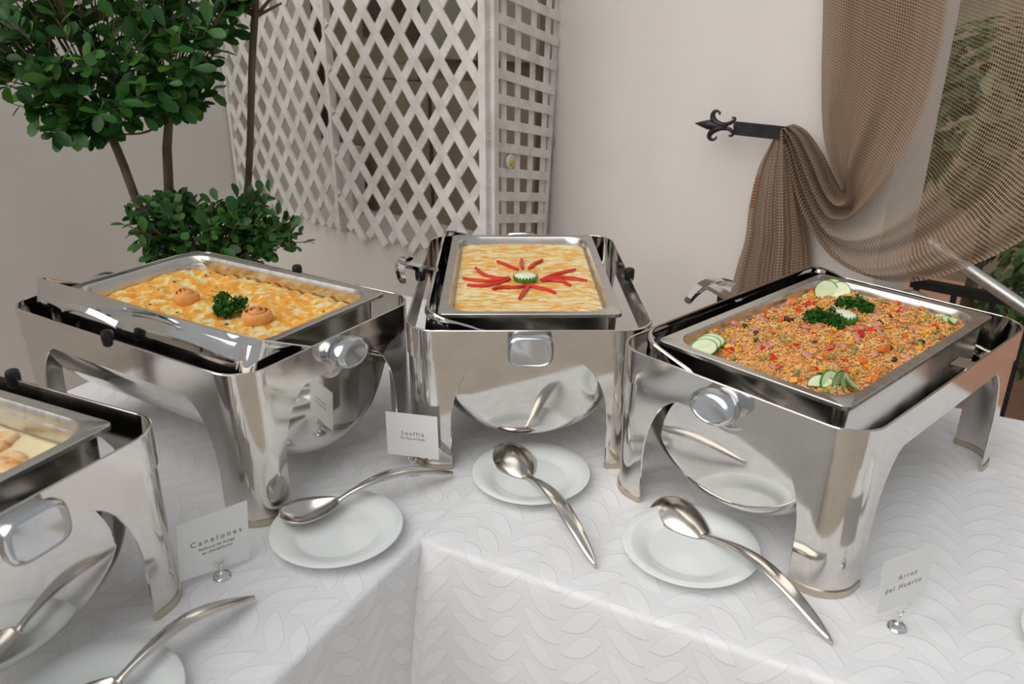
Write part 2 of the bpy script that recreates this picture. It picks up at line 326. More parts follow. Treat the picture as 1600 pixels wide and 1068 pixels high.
# ------------------------------------------------------------------ structure
Z3 = Vector((0, 0, 1))
P0 = Vector((-0.073, 2.40, 0)); D1 = Vector((-0.804, 0.595, 0)).normalized(); HG = P0 + D1 * 0.645
D2 = Vector((-0.712, 0.702, 0)).normalized(); LE = HG + D2 * 0.74
DS = Vector((0.53, 0.848, 0)).normalized(); SE = P0 + DS * 0.392
DW = -D1; NW = Vector((D1.y, -D1.x, 0)); NW = NW if NW.y > 0 else -NW      # right wall: direction, outward normal (away from camera)
WD = NW.dot(SE)
struct(obj('floor', box(-6, 7, -5, 9, -0.1, 0.0), 'floor', smooth=False))
def prism(poly, z0, z1):
    n = len(poly); v = [(p[0], p[1], z0) for p in poly] + [(p[0], p[1], z1) for p in poly]
    a = sum(poly[i][0] * poly[(i + 1) % n][1] - poly[(i + 1) % n][0] * poly[i][1] for i in range(n))
    idx = list(range(n)) if a > 0 else list(range(n - 1, -1, -1))
    f = [tuple(reversed(idx)), tuple(i + n for i in idx)]
    for i in range(n): a0, b0 = idx[i], idx[(i + 1) % n]; f.append((a0, b0, b0 + n, a0 + n))
    return v, f
OC = SE + NW * 0.47
struct(obj('floor_outdoor', prism([OC - DW * 1.5, OC + DW * 5, OC + DW * 5 + NW * 5, OC - DW * 1.5 + NW * 5], -0.02, 0.006), 'terracotta', smooth=False))
struct(obj('wall_garden', prism([OC - DW * 1.5 + NW * 2.6, OC + DW * 5 + NW * 2.6, OC + DW * 5 + NW * 2.8, OC - DW * 1.5 + NW * 2.8], 0, 2.8), 'gardenwall', smooth=False))
JB = on_plane(1445, 0, NW, WD); JB.z = 0                                     # jamb corner
struct(obj('wall_right', prism([SE - DW * 0.9, JB, JB + NW * 0.46, SE - DW * 0.9 + NW * 0.46], 0, 3.1), 'wallR', smooth=False))
DL = Vector((-D2.y, D2.x, 0)); DL = DL if DL.y < 0 else -DL                  # left wall runs towards the camera
NLb = D2.copy()
struct(obj('wall_left', prism([LE - DL * 0.8, LE + DL * 3.6, LE + DL * 3.6 + NLb * 0.2, LE - DL * 0.8 + NLb * 0.2], 0, 3.1), 'wallL', smooth=False))
N1 = Vector((-D1.y, D1.x, 0)); N1 = N1 if N1.y > 0 else -N1
N2 = Vector((-D2.y, D2.x, 0)); N2 = N2 if N2.y > 0 else -N2
b1 = P0 + N1 * 0.012; b2 = HG + N1 * 0.012; b3 = LE + N2 * 0.012
struct(obj('wall_low', prism([b1, b2, b3, b3 + N2 * 0.5, HG + N1 * 0.75, SE + DW * 0.0 + NW * 0.002 - DW * 0.01], 0, 0.792), 'wallL', smooth=False))
# grey wall close behind the left half of the lattice
N2D = N2.dot(HG) + 0.16
def q2(px, py): return on_plane(px, py, N2, N2D)
g0 = q2(356, 0); g1 = q2(462, 0); g2 = q2(545, 232); 
struct(obj('wall_back', prism([g0, g1, g1 + N2 * 0.06, g0 + N2 * 0.06], 0.70, 3.1), 'wallL', smooth=False))
gz = g2.z
struct(obj('wall_sill', prism([g1, g2, g2 + N2 * 0.06, g1 + N2 * 0.06], 0.70, gz), 'wallL', smooth=False))
cb = thing('wooden_cupboard', 'brown wooden cupboard with green-grey upper panel behind the white lattice', 'cupboard', (HG.x, HG.y, 0.792))
cb.rotation_euler = (0, 0, 0)
CD = N1.dot(P0) + 0.30
def brd(name, x0, x1, y0, y1, mat, off=0.0, t=0.03):
    a = on_plane(x0, (y0 + y1) / 2, N1, CD + off); b = on_plane(x1, (y0 + y1) / 2, N1, CD + off)
    zt = on_plane((x0 + x1) / 2, y0, N1, CD + off).z; zb = max(on_plane((x0 + x1) / 2, y1, N1, CD + off).z, 0.793)
    v, f = prism([a, b, b + N1 * t, a + N1 * t], zb, zt)
    v = [Vector(p) - cb.location for p in v]
    return obj(name, (v, f), mat, cb, smooth=False)
brd('back_panel', 440, 846, -420, 420, 'wood', 0.075, 0.005)
brd('door', 556, 672, 126, 420, 'wood', 0.0); brd('door', 678, 836, 130, 420, 'wood', 0.0)
brd('upper_panel', 652, 742, -300, 92, 'wood_green', 0.02); brd('upper_panel', 746, 846, -300, 96, 'wood_green', 0.03)
brd('rail', 556, 652, 100, 122, 'wood', 0.03); brd('upper_panel', 556, 648, -300, 60, 'dark', 0.05)

# ------------------------------------------------------------------ white lattice screens
def diamond_screen(name, label, A, D, Nn, S, zb, zt, cpx, cpy):
    t = thing(name, label, 'lattice', (A.x, A.y, zb)); Hh, V = 0.1035, 0.135; k = V / Hh
    c = on_plane(cpx, cpy, Nn, Nn.dot(A)); s0 = (c - A).dot(D); z0 = c.z
    th = math.atan2(V, Hh); dirs = ((1, 0.004), (-1, -0.003))
    for sg, off in dirs:
        # lines z = z0 + sg*k*(s-s0) + (j+0.5)*V
        for j in range(-24, 25):
            zc = z0 + (j + 0.5) * V
            pts = []
            lo = zb + random.uniform(-0.022, 0.012)
            for s in (0.0, S):
                pts.append((s, zc + sg * k * (s - s0)))
            (sa, za), (sb, zb2) = pts
            def cut(zz, lower):
                nonlocal sa, za, sb, zb2
                for e in (0, 1):
                    s_, z_ = (sa, za) if e == 0 else (sb, zb2)
                    if (lower and z_ < zz) or (not lower and z_ > zz):
                        s_ = s0 + (zz - zc) / (sg * k); z_ = zz
                        if e == 0: sa, za = s_, z_
                        else: sb, zb2 = s_, z_
            if max(za, zb2) < zb + 0.03 or min(za, zb2) > zt - 0.03: continue
            cut(lo, True); cut(zt, False)
            if abs(sb - sa) < 0.03: continue
            a = A + D * sa + Z3 * za + Nn * (-off - 0.006); b = A + D * sb + Z3 * zb2 + Nn * (-off - 0.006)
            v, f = bar(a, b, 0.0275, 0.006, Nn)
            obj('slat', ([p - t.location for p in v], f), 'lattice', t, smooth=False)
    return t
ls = diamond_screen('lattice_screen', 'white diamond lattice screen ending at the corner post', P0, D1, N1, 0.640, 0.80, 2.35, 732, 53.6)
def addbar(t, name, a, b, w, th, n, mat='lattice'):
    v, f = bar(a, b, w, th, n); return obj(name, ([p - t.location for p in v], f), mat, t, smooth=False)
addbar(ls, 'corner_post', P0 + Z3 * 0.793 - N1 * 0.006 + D1 * 0.004, P0 + Z3 * 2.4 - N1 * 0.006 + D1 * 0.004, 0.024, 0.03, N1)
l2 = diamond_screen('lattice_screen', 'shaded white diamond lattice screen running into the grey wall', HG, D2, N2, 0.705, 0.795, 2.35, 473.3, 43)
addbar(l2, 'end_post', HG + Z3 * 0.793 - N2 * 0.002 + D2 * 0.01, HG + Z3 * 2.4 - N2 * 0.002 + D2 * 0.01, 0.016, 0.026, N2)
addbar(l2, 'end_post', LE + Z3 * 0.793 - D2 * 0.024, LE + Z3 * 2.4 - D2 * 0.024, 0.02, 0.03, N2)
NS = Vector((DS.y, -DS.x, 0)); NSD = NS.dot(P0)
sl = thing('square_lattice', 'white square-grid lattice panel between the corner post and the pale wall', 'lattice', (P0.x, P0.y, 0.8))
def qs(px, py, off): return on_plane(px, py, NS, NSD + off)
for x0, x1 in ((786.7, 786.8), (810, 807), (835, 825), (858, 843), (871, 850)):
    a = qs(x0 + (x0 - x1) * 0.7, -250, 0.004); b = qs(x1, 372, 0.004); addbar(sl, 'upright_slat', a, b, 0.024, 0.006, NS)
for yl, xr, yr in ((-62, 878, -12), (-19, 875, 27), (23.7, 872, 66), (67, 869, 104), (111, 866, 142), (151.5, 863, 173), (190.6, 862, 208), (227.8, 859, 241), (268.2, 857, 275), (306.2, 854, 308), (341.5, 850, 340.7), (374, 848, 372)):
    addbar(sl, 'cross_slat', qs(769, yl, 0.011), qs(xr, yr, 0.011), 0.027, 0.006, NS)
addbar(sl, 'corner_post', P0 + Z3 * 0.793 + NS * 0.012 + DS * 0.012, P0 + Z3 * 2.4 + NS * 0.012 + DS * 0.012, 0.024, 0.022, NS)
kb = thing('brass_knob', 'small round yellow knob in a white ring on the square lattice', 'knob', qs(797, 252, 0.02))
kq = NS.to_track_quat('Z', 'Y').to_matrix()
def orient(vf, mat3): return [mat3 @ Vector(p) for p in vf[0]], vf[1]
obj('ring', orient(lathe([(0.019, -0.004), (0.021, 0.0), (0.020, 0.005), (0.015, 0.006), (0.014, 0.003)], 24), kq), 'lattice', kb)
obj('knob_face', orient(lathe([(0.014, 0.0), (0.014, 0.005), (0.010, 0.011), (0.004, 0.013)], 24), kq), plain('yellow_knob', (0.62, 0.42, 0.12), 0.35), kb)
wp = [on_plane(x, y, NW, WD - 0.006) for x, y in ((856, 203), (862, 207), (866, 217), (866, 226), (862, 236), (863, 250), (861, 266), (857, 280), (853, 292))]
tag(obj('thin_wire', tube(catmull(wp, 30)[0], 0.0012, 5), plain('grey_wire', (0.35, 0.34, 0.36), 0.5)), 'thin grey wire loop on the pale wall beside the square lattice', 'wire')

# ------------------------------------------------------------------ outdoors beyond the wall opening
def wpt(px, py, off): return on_plane(px, py, NW, WD - off)
rl = thing('iron_railing', 'black iron railing behind the curtain and the rice dish', 'railing', on_plane(1560, 560, NW, WD + 0.52).xy.to_3d())
def rb(name, a, b, w, t, mat='iron'):
    v, f = bar(a, b, w, t, NW); return obj(name, ([p - rl.location for p in v], f), mat, rl, smooth=False)
def rp(px, py, o=0.52): return on_plane(px, py, NW, WD + o)
rb('top_rail', rp(1424, 440), rp(1740, 500), 0.028, 0.035)
zr = rp(1500, 447).z
for px in (1428, 1489, 1552, 1612, 1675):
    p = rp(px, 470); p.z = zr; q = p.copy(); q.z = 0.0
    rb('baluster', p, q, 0.017, 0.014)
a = rp(1428, 470); b = rp(1740, 520); a.z = b.z = 0.14; rb('bottom_rail', a, b, 0.022, 0.02)
hr0, hr1 = rp(1500, 412, 0.36), rp(1720, 562, 0.36)
hp = thing('steel_handrail', 'round brushed steel handrail slanting down beside the black railing', 'handrail', (hr1.x, hr1.y, 0))
hv = tube(catmull([hr0 + (hr0 - hr1) * 0.25, hr0, hr1], 12)[0], 0.0195, 16); obj('rail_tube', ([p - hp.location for p in hv[0]], hv[1]), 'satin', hp)
hv = tube([hr1 + Vector((0, 0, 0)), Vector((hr1.x, hr1.y, 0))], 0.016, 12); obj('support_post', ([p - hp.location for p in hv[0]], hv[1]), 'satin', hp)
LEAF = ([(0, 0, 0), (-0.17, 0.28, 0.05), (-0.28, 0.6, 0.06), (-0.19, 0.88, 0.03), (0, 1, -0.02), (0.19, 0.88, 0.03), (0.28, 0.6, 0.06), (0.17, 0.28, 0.05), (0, 0.28, 0), (0, 0.6, 0), (0, 0.88, -0.01)],
        [(0, 8, 1), (1, 8, 9, 2), (2, 9, 10, 3), (3, 10, 4), (0, 7, 8), (7, 6, 9, 8), (6, 5, 10, 9), (5, 4, 10)])
def leafm(loc, up, ln, spin):
    q = Vector(up).normalized().to_track_quat('Z', 'Y').to_matrix().to_4x4() @ Matrix.Rotation(spin, 4, 'Z')
    return Matrix.Translation(loc) @ q @ Matrix.Scale(ln, 4)
def gbush(cx, cy, cz, r, n, label, ln=0.09):
    t = thing('garden_shrub', label, 'shrub', (cx, cy, 0)); mb = MB()
    for i in range(n):
        d = Vector((random.gauss(0, 1), random.gauss(0, 1), random.gauss(0, 1))).normalized(); p = Vector((0, 0, cz)) + Vector((d.x * r, d.y * r, d.z * r * 0.9)) * random.uniform(0.75, 1.0)
        if p.z < 0.03: continue
        m = leafm(p, d + Vector((0, 0, 0.5)), ln * random.uniform(0.7, 1.2), random.uniform(0, 6.28)); mb.add([m @ Vector(q) for q in LEAF[0]], LEAF[1])
    fo = obj('foliage', mb.vf(), 'outleaf', t, smooth='all'); fo['kind'] = 'stuff'
    obj('stem', tube([(0, 0, 0), (0.02, 0, cz * 0.5), (0, 0.02, cz)], [0.03, 0.025, 0.012], 7), 'bark', t)
def gb(px, d, cz, r, n, label, ln): 
    p = on_plane(px, 500, NW, WD + d); gbush(p.x, p.y, cz, r, n, label, ln)
gb(1500, 1.5, 1.15, 0.42, 1100, 'tall green garden shrub seen through the sheer curtain beside the wall end', 0.08)
gb(1720, 1.3, 0.55, 0.45, 1300, 'round green garden shrub behind the black railing and steel handrail', 0.07)
gb(1590, 1.95, 0.22, 0.22, 400, 'low green garden plant on the terracotta ground behind the railing', 0.06)

# ------------------------------------------------------------------ curtain, tie-back
def loft(guides, nu, nv, fold, uvw):
    rows = []; lens = []
    for g in guides: r, ln = catmull([wpt(*p) for p in g], nu); rows.append(r); lens.append(ln)
    cols = []
    for i in range(nu):
        c, _ = catmull([r[i] for r in rows], nv); cols.append(c)
    ln = sum(lens) / len(lens); v, uv, f = [], [], []
    for i in range(nu):
        for j in range(nv):
            a, b = i / (nu - 1), j / (nv - 1)
            v.append(cols[i][j] - NW * fold(a, b)); uv.append((a * ln, b * uvw))
    for i in range(nu - 1):
        for j in range(nv - 1): k = i * nv + j; f.append((k, k + 1, k + nv + 1, k + nv))
    return v, f, uv
E_ = 0.02
G = [[(1286, -260, .04), (1287, 0, .04), (1285, 120, .045), (1290, 210, .05), (1308, 270, .075), (1322, 296, .09), (1310, 283, .075), (1288, 240, .07), (1262, 205, .075), (1240, 194, .07)],
     [(1318, -260, .04), (1320, 0, .04), (1318, 120, .045), (1318, 220, .05), (1326, 290, .07), (1326, 322, .08), (1300, 292, .08), (1276, 245, .08), (1254, 208, .08), (1234, 195, .075)],
     [(1352, -260, .03), (1352, 0, .03), (1345, 130, .03), (1334, 240, .04), (1332, 320, .055), (1318, 340, .07), (1292, 305, .08), (1268, 255, .085), (1247, 213, .085), (1229, 198, .08)],
     [(1412, -260, .05), (1408, 0, .05), (1396, 130, .05), (1374, 250, .055), (1350, 335, .07), (1322, 362, .085), (1290, 320, .095), (1262, 264, .095), (1242, 217, .09), (1226, 201, .08)],
     [(1482, -260, .03), (1474, 0, .03), (1456, 130, .03), (1424, 260, .04), (1382, 352, .06), (1340, 390, .08), (1296, 350, .095), (1260, 284, .095), (1238, 224, .09), (1224, 204, .08)],
     [(1560, -260, .05), (1548, 0, .05), (1526, 140, .05), (1480, 285, .06), (1416, 378, .075), (1356, 412, .09), (1300, 382, .10), (1258, 305, .095), (1235, 230, .085), (1223, 207, .075)],
     [(1660, -260, .03), (1640, 0, .03), (1610, 160, .03), (1545, 310, .045), (1450, 405, .07), (1372, 430, .09), (1305, 400, .10), (1258, 325, .095), (1233, 240, .085), (1222, 210, .07)],
     [(1800, -260, .05), (1775, 0, .05), (1730, 190, .05), (1630, 350, .06), (1500, 424, .08), (1395, 443, .09), (1312, 412, .095), (1256, 338, .085), (1230, 246, .08), (1222, 213, .065)]]
def fold1(a, b):
    s = min(1, max(0, (a - 0.45) / 0.3)); amp = 0.010 + 0.015 * s * (1 - max(0, (a - 0.85) / 0.15) * 0.6)
    return amp * math.sin(2 * PI * (4.6 * b + 0.35 * a)) + 0.006 * math.sin(2 * PI * (10 * b + 1.2 * a + 0.2)) * (0.3 + s)
v, f, uv = loft(G, 110, 130, fold1, 1.35)
ct = thing('burlap_curtain', 'sheer brown burlap curtain swept aside over the black iron tie-back', 'curtain', wpt(1300, 0, 0.04).xy.to_3d() + Z3 * 0.8)
obj('swag', ([p - ct.location for p in v], f), 'burlap', ct, smooth='all', uv=uv)
G2 = [[(1216, 200, .05), (1206, 222, .055), (1186, 262, .06), (1172, 320, .06), (1166, 372, .06), (1152, 420, .06), (1140, 475, .06), (1132, 540, .06)],
      [(1218, 199, .075), (1212, 225, .08), (1200, 280, .085), (1190, 340, .085), (1184, 400, .085), (1174, 475, .08), (1170, 540, .08)],
      [(1221, 199, .085), (1219, 225, .09), (1217, 280, .09), (1212, 340, .09), (1212, 400, .085), (1210, 475, .08), (1208, 540, .08)],
      [(1224, 200, .085), (1226, 228, .09), (1234, 285, .085), (1240, 340, .08), (1244, 400, .075), (1246, 475, .07), (1246, 540, .07)],
      [(1227, 202, .065), (1232, 232, .06), (1244, 285, .05), (1256, 335, .045), (1264, 380, .045), (1268, 430, .045), (1272, 490, .045), (1274, 540, .045)]]
v, f, uv = loft(G2, 60, 70, lambda a, b: 0.017 * min(1, 0.25 + a * 1.6) * math.sin(2 * PI * (3.6 * b + 0.1 * a)) + 0.003 * math.sin(2 * PI * (9 * b + 0.3)), 0.26)
obj('tail', ([p - ct.location for p in v], f), 'burlap_tail', ct, smooth='all', uv=uv)
hb = thing('iron_tieback', 'black wrought iron curtain tie-back with a fleur-de-lis end on the pale wall', 'tieback', wpt(1224, 208, 0.0))
def hbp(px, py, off=0.085): return wpt(px, py, off) - hb.location
v, f = bar(hbp(1148, 200), hbp(1232, 209), 0.036, 0.005, NW); obj('strap', (v, f), 'iron', hb, smooth=False)
v, f = bar(hbp(1229, 208, 0.088), hbp(1231, 209, 0.0), 0.030, 0.006, DW); obj('wall_bracket', (v, f), 'iron', hb, smooth=False)
def ptube(name, pts, rad): obj(name, tube(catmull([hbp(*p) for p in pts], 18)[0], [rad[min(int(i / 18 * len(rad)), len(rad) - 1)] + (rad[min(int(i / 18 * len(rad)) + 1, len(rad) - 1)] - rad[min(int(i / 18 * len(rad)), len(rad) - 1)]) * ((i / 18 * len(rad)) % 1) for i in range(18)], 10), 'iron', hb, smooth='all')
ptube('petal', [(1086, 192.5), (1096, 193.5), (1110, 195), (1124, 197), (1136, 198)], [0.0012, 0.008, 0.014, 0.010, 0.006])
ptube('curl', [(1133, 196), (1120, 192), (1114, 184), (1115, 176), (1120, 173), (1125, 176), (1124, 179)], [0.005, 0.0075, 0.009, 0.0085, 0.007, 0.005, 0.003])
ptube('curl', [(1132, 199), (1118, 202), (1110, 208), (1108, 214), (1112, 218), (1118, 217), (1119, 213)], [0.005, 0.0075, 0.009, 0.0085, 0.007, 0.005, 0.003])
ptube('curl', [(1132, 195), (1141, 192), (1146, 189), (1149, 186), (1147, 183.5), (1144, 184.5)], [0.005, 0.0055, 0.0055, 0.005, 0.004, 0.003])
ptube('curl', [(1132, 199.5), (1140, 202), (1144, 206), (1145, 210), (1142, 212.5), (1139, 211)], [0.005, 0.0055, 0.0055, 0.005, 0.004, 0.003])
ptube('collar', [(1132.5, 191), (1132, 197), (1131.5, 203.5)], [0.006, 0.0075, 0.006])
ptube('collar', [(1149, 191), (1148.5, 200), (1148, 208)], [0.0045, 0.0055, 0.0045])

# ------------------------------------------------------------------ plants behind the left table
def twigs_leaves(centres, n_tw, ln, leaves, tw):
    for _ in range(n_tw):
        c, r, root = random.choice(centres)
        d = Vector((random.gauss(0, 1), random.gauss(0, 1), random.gauss(0, 1))).normalized()
        tip = c + Vector((d.x * r.x, d.y * r.y, d.z * r.z)) * random.uniform(0.55, 1.0)
        st = root.lerp(tip, random.uniform(0.35, 0.6)); mid = st.lerp(tip, 0.5) + Vector((0, 0, random.uniform(-0.015, 0.02)))
        tw.append(([st, mid, tip], 0.0022)); dirv = (tip - st).normalized()
        for k in range(7):
            t = 0.3 + 0.7 * k / 6; p = st.lerp(tip, t) if t > 0.5 else mid.lerp(tip, t * 0.6)
            side = dirv.orthogonal().normalized(); side = Matrix.Rotation(k * 2.4 + random.uniform(-.5, .5), 3, dirv) @ side
            yv = (dirv * 0.55 + side * 0.9).normalized(); up = Vector((0, -0.45, 0.9)) + Vector((random.gauss(0, .45), random.gauss(0, .45), random.gauss(0, .3)))
            up = (up - yv * up.dot(yv)).normalized(); xv = yv.cross(up); s = ln * random.uniform(0.7, 1.2)
            leaves.append(Matrix(((xv.x * s, yv.x * s, up.x * s, p.x), (xv.y * s, yv.y * s, up.y * s, p.y), (xv.z * s, yv.z * s, up.z * s, p.z), (0, 0, 0, 1))))
leaf_me = bpy.data.meshes.new('leaf'); leaf_me.from_pydata(LEAF[0], [], LEAF[1]); leaf_me.polygons.foreach_set('use_smooth', [True] * len(LEAF[1])); leaf_me.materials.append(M['leaf'])
def finish_plant(t, leaves, tw):
    inv = Matrix.Translation(-t.location)
    leaves.sort(key=lambda m: (m.translation - CAM).length + (0 if -60 < (W / 2 + F * RT.dot(m.translation - CAM) / FW.dot(m.translation - CAM)) and -20 < (H / 2 - F * UP.dot(m.translation - CAM) / FW.dot(m.translation - CAM)) else 50))
    for m in leaves[:290]:
        o = obj('leaf', leaf_me, None, t); o.matrix_local = inv @ m
    mb = MB()
    for m in leaves[290:]: mb.add([inv @ m @ Vector(q) for q in LEAF[0]], LEAF[1])
    if mb.v: fo = obj('foliage', mb.vf(), 'leaf', t, smooth='all'); fo['kind'] = 'stuff'
    mb = MB()
    for p, r in tw: mb.add(*tube([q - t.location for q in p], [r, r * 0.8, r * 0.5], 5))
    st = obj('twigs', mb.vf(), 'twig', t, smooth='all'); st['kind'] = 'stuff'
PY = 2.15
base = at_y(255, 430, PY); pz = 0.40
root0 = Vector((base.x, base.y, pz))
tr = thing('standard_tree', 'small tree with two bare trunks and a round dark green crown', 'tree', (root0.x, root0.y, pz))
def branch(t, name, pts, rad, mat='bark', n=9):
    c, _ = catmull([Vector(p) - t.location for p in pts], 20); m = len(rad) - 1
    R = []
    for i in range(20): x = i / 19 * m; k = min(int(x), m - 1); R.append(rad[k] + (rad[k + 1] - rad[k]) * (x - k))
    return obj(name, tube(c, R, n), mat, t, smooth='all')
A1 = [root0 + Vector((-.01, 0, -.02)), at_y(240, 390, PY), at_y(212, 310, PY), at_y(190, 250, PY), at_y(172, 208, PY)]
B1 = [root0 + Vector((.02, .02, -.02)), at_y(262, 390, PY + .03), at_y(264, 300, PY + .03), at_y(261, 230, PY + .03), at_y(265, 180, PY + .03), at_y(270, 100, PY + .05)]
branch(tr, 'trunk', A1, [0.017, 0.016, 0.0135, 0.012, 0.011]); branch(tr, 'trunk', B1, [0.017, 0.0165, 0.0145, 0.0135, 0.012, 0.008])
ta, tb = A1[-1], at_y(268, 185, PY + .03)
for st, en, r in ((ta, (120, 170), .006), (ta, (60, 110), .006), (ta, (150, 120), .006), (ta, (205, 130), .005), (tb, (215, 130), .005), (tb, (300, 120), .006), (tb, (345, 60), .005), (tb, (180, 210), .004), (ta, (20, 60), .005), (tb, (240, 60), .005)):
    e = at_y(en[0], en[1], PY + random.uniform(-.15, .15)); branch(tr, 'branch', [st, st.lerp(e, 0.5) + Vector((0, 0, -0.015)), e], [r, r * 0.8, r * 0.45], 'twig', 7)
cen = []
for px, py, dy, rx, rz, rt_ in ((60, 60, -.05, .17, .12, ta), (130, 120, -.1, .14, .085, ta), (200, 90, -.06, .14, .11, ta), (285, 80, -.05, .13, .12, tb), (215, 165, -.12, .085, .035, ta), (70, 150, -.08, .07, .06, ta), (290, 140, -.05, .07, .05, tb), (300, 20, 0, .14, .12, tb), (150, 10, 0, .22, .12, ta), (30, -10, 0, .2, .12, ta), (250, -70, 0, .2, .12, tb), (100, -90, 0, .25, .14, ta), (125, 195, -.1, .07, .03, ta), (0, 70, 0, .1, .1, ta)):
    cen.append((at_y(px, py, PY + dy), Vector((rx, 0.15, rz)), rt_ + Vector((0, 0, 0.05))))
lv, tw = [], []; twigs_leaves(cen, 250, 0.050, lv, tw); finish_plant(tr, lv, tw)
t3 = thing('slender_tree', 'slender bare tree trunk standing in front of the diamond lattice', 'tree', (at_y(382, 420, PY + .1).x, PY + .1, pz))
C1 = [t3.location + Vector((0, 0, -.02)), at_y(383, 380, PY + .1), at_y(389, 270, PY + .1), at_y(392, 180, PY + .1), at_y(394, 90, PY + .1), at_y(399, 10, PY + .1), at_y(400, -120, PY + .1)]
branch(t3, 'trunk', C1, [0.0115, 0.0105, 0.0095, 0.0095, 0.0095, 0.0095, 0.007])
lv, tw = [], []
for e in ((440, 5), (362, 8), (470, -60), (330, -50)):
    e = at_y(e[0], e[1], PY + .1); s_ = at_y(400, 26, PY + .1); branch(t3, 'branch', [s_, s_.lerp(e, .5), e], [.005, .004, .003], 'twig', 7)
twigs_leaves([(at_y(372, -2, PY + .08), Vector((.05, .05, .02)), at_y(399, 14, PY + .1)), (at_y(420, -90, PY + .1), Vector((.2, .15, .07)), at_y(400, -20, PY + .1))], 24, 0.046, lv, tw); finish_plant(t3, lv, tw)
sh = thing('leafy_shrub', 'low bushy dark green shrub behind the baked cheese dish', 'shrub', (at_y(350, 430, PY - .05).x, PY - .05, pz))
rs = Vector((sh.location.x, sh.location.y, pz + .1)); cen = []
for px, py, dy, rx, rz in ((350, 335, -.05, .10, .05), (420, 345, -.05, .085, .055), (300, 340, -.05, .08, .045), (450, 375, -.05, .06, .045), (380, 385, -.06, .10, .05), (310, 385, -.05, .08, .05), (225, 335, -.04, .06, .035), (240, 375, -.04, .05, .05), (400, 320, 0, .07, .03), (360, 420, 0, .13, .06), (260, 315, -.02, .05, .02)):
    cen.append((at_y(px, py, PY - .05 + dy), Vector((rx, 0.11, rz)), at_y(330, 420, PY - .03)))
lv, tw = [], []; twigs_leaves(cen, 165, 0.037, lv, tw)
branch(sh, 'stem', [rs - Vector((0, 0, .12)), rs.lerp(at_y(340, 400, PY - .05), .6), at_y(340, 385, PY - .05)], [.010, .008, .005]); finish_plant(sh, lv, tw)
px_ = (root0.x + t3.location.x) / 2
pl = thing('planter', 'terracotta planter behind the left table holding the small trees', 'planter', (px_, PY + .05, 0), math.atan2(0.886, 0.4637))
obj('pot', rings([(0.21, 0.085, .04, 0), (0.24, 0.11, .05, 0.40), (0.252, 0.120, .05, 0.40), (0.252, 0.120, .05, 0.44), (0.235, 0.104, .05, 0.44), (0.23, 0.10, .05, 0.39)], 5, True, False), 'clay', pl)
obj('soil', rings([(0.230, 0.101, .05, 0.36), (0.230, 0.101, .05, 0.395), (0.15, 0.06, .04, 0.405)], 5, True, True), 'soil', pl)
# ------------------------------------------------------------------ tablecloths
CO = Vector((-0.1403, 1.0676, 0)); UL = Vector((0.4637, 0.886, 0)).normalized(); UR = Vector((UL.y, -UL.x, 0)); PL = -UR
def cloth(name, label, O, X, Y, LX, LY, seed, flare, lift=0.0, puff=0.02):
    # top LX x LY from corner O along X, Y; drape to the floor on all sides
    mb_v, mb_f, uv = [], [], []
    nx, ny = int(LX / 0.025), int(LY / 0.025); r = 0.010; e = 0.0
    def wr(x, y): return 0.0014 * fbm(x * 3 + seed, y * 3, 1.0) * 2
    def ins(x, y): return O + X * x + Y * y
    for i in range(nx + 1):
        for j in range(ny + 1):
            x = r + (LX - 2 * r) * i / nx; y = r + (LY - 2 * r) * j / ny
            ed = min(x, LX - x, y, LY - y); k = min(1, max(0, (ed - r) / 0.05))
            mb_v.append(ins(x, y) + Z3 * (TZ + lift - 0.0012 + wr(x, y) * k * 0.5)); uv.append((x, y))
    for i in range(nx):
        for j in range(ny): k = i * (ny + 1) + j; mb_f.append((k, k + ny + 1, k + ny + 2, k + 1))
    # perimeter in order
    per = [(i, 0) for i in range(nx)] + [(nx, j) for j in range(ny)] + [(i, ny) for i in range(nx, 0, -1)] + [(0, j) for j in range(ny, 0, -1)]
    m = len(per); prev = [i * (ny + 1) + j for i, j in per]
    levels = [(r * math.sin(t), r * (1 - math.cos(t))) for t in (PI / 6, PI / 3, PI / 2)] + [(None, d) for d in (0.03, 0.06, 0.10, 0.15, 0.21, 0.28, 0.36, 0.45, 0.55, 0.66, TZ - 0.004)]
    for o_, d in levels:
        cur = []
        for q, (i, j) in enumerate(per):
            x = r + (LX - 2 * r) * i / nx; y = r + (LY - 2 * r) * j / ny
            n = Vector((0, 0, 0))
            if i == 0: n -= X
            if i == nx: n += X
            if j == 0: n -= Y
            if j == ny: n += Y
            corner = n.length > 1.1; n.normalize()
            off = o_ if o_ is not None else r
            if o_ is None:
                dc = min((Vector((x, y)) - Vector(c)).length for c in ((0, 0), (LX, 0), (0, LY), (LX, LY)))
                w = d / 0.75; off += flare * d * math.exp(-(dc / 0.045) ** 2)
                off += 0.9 * max(puff, .006) * w * (math.sin(q * 0.39 + seed) + 0.6 * math.sin(q * 0.83 + 2 * seed)) * min(1, dc / 0.15) + puff * w
            mb_v.append(ins(x, y) + n * off + Z3 * (TZ + lift - 0.0012 - min(d, TZ - 0.004) )); cur.append(len(mb_v) - 1)
            ax = -d if i == 0 else (LX + d if i == nx else x); ay = -d if j == 0 else (LY + d if j == ny else y)
            uv.append((ax, ay))
        for q in range(m): a, b = prev[q], prev[(q + 1) % m]; c, dd = cur[(q + 1) % m], cur[q]; mb_f.append((a, dd, c, b))
        prev = cur
    if X.cross(Y).z < 0: mb_f = [tuple(reversed(q)) for q in mb_f]
    o = obj(name, (mb_v, mb_f), 'damask', smooth='all', uv=uv); return tag(o, label, 'tablecloth')
SL = 1.7
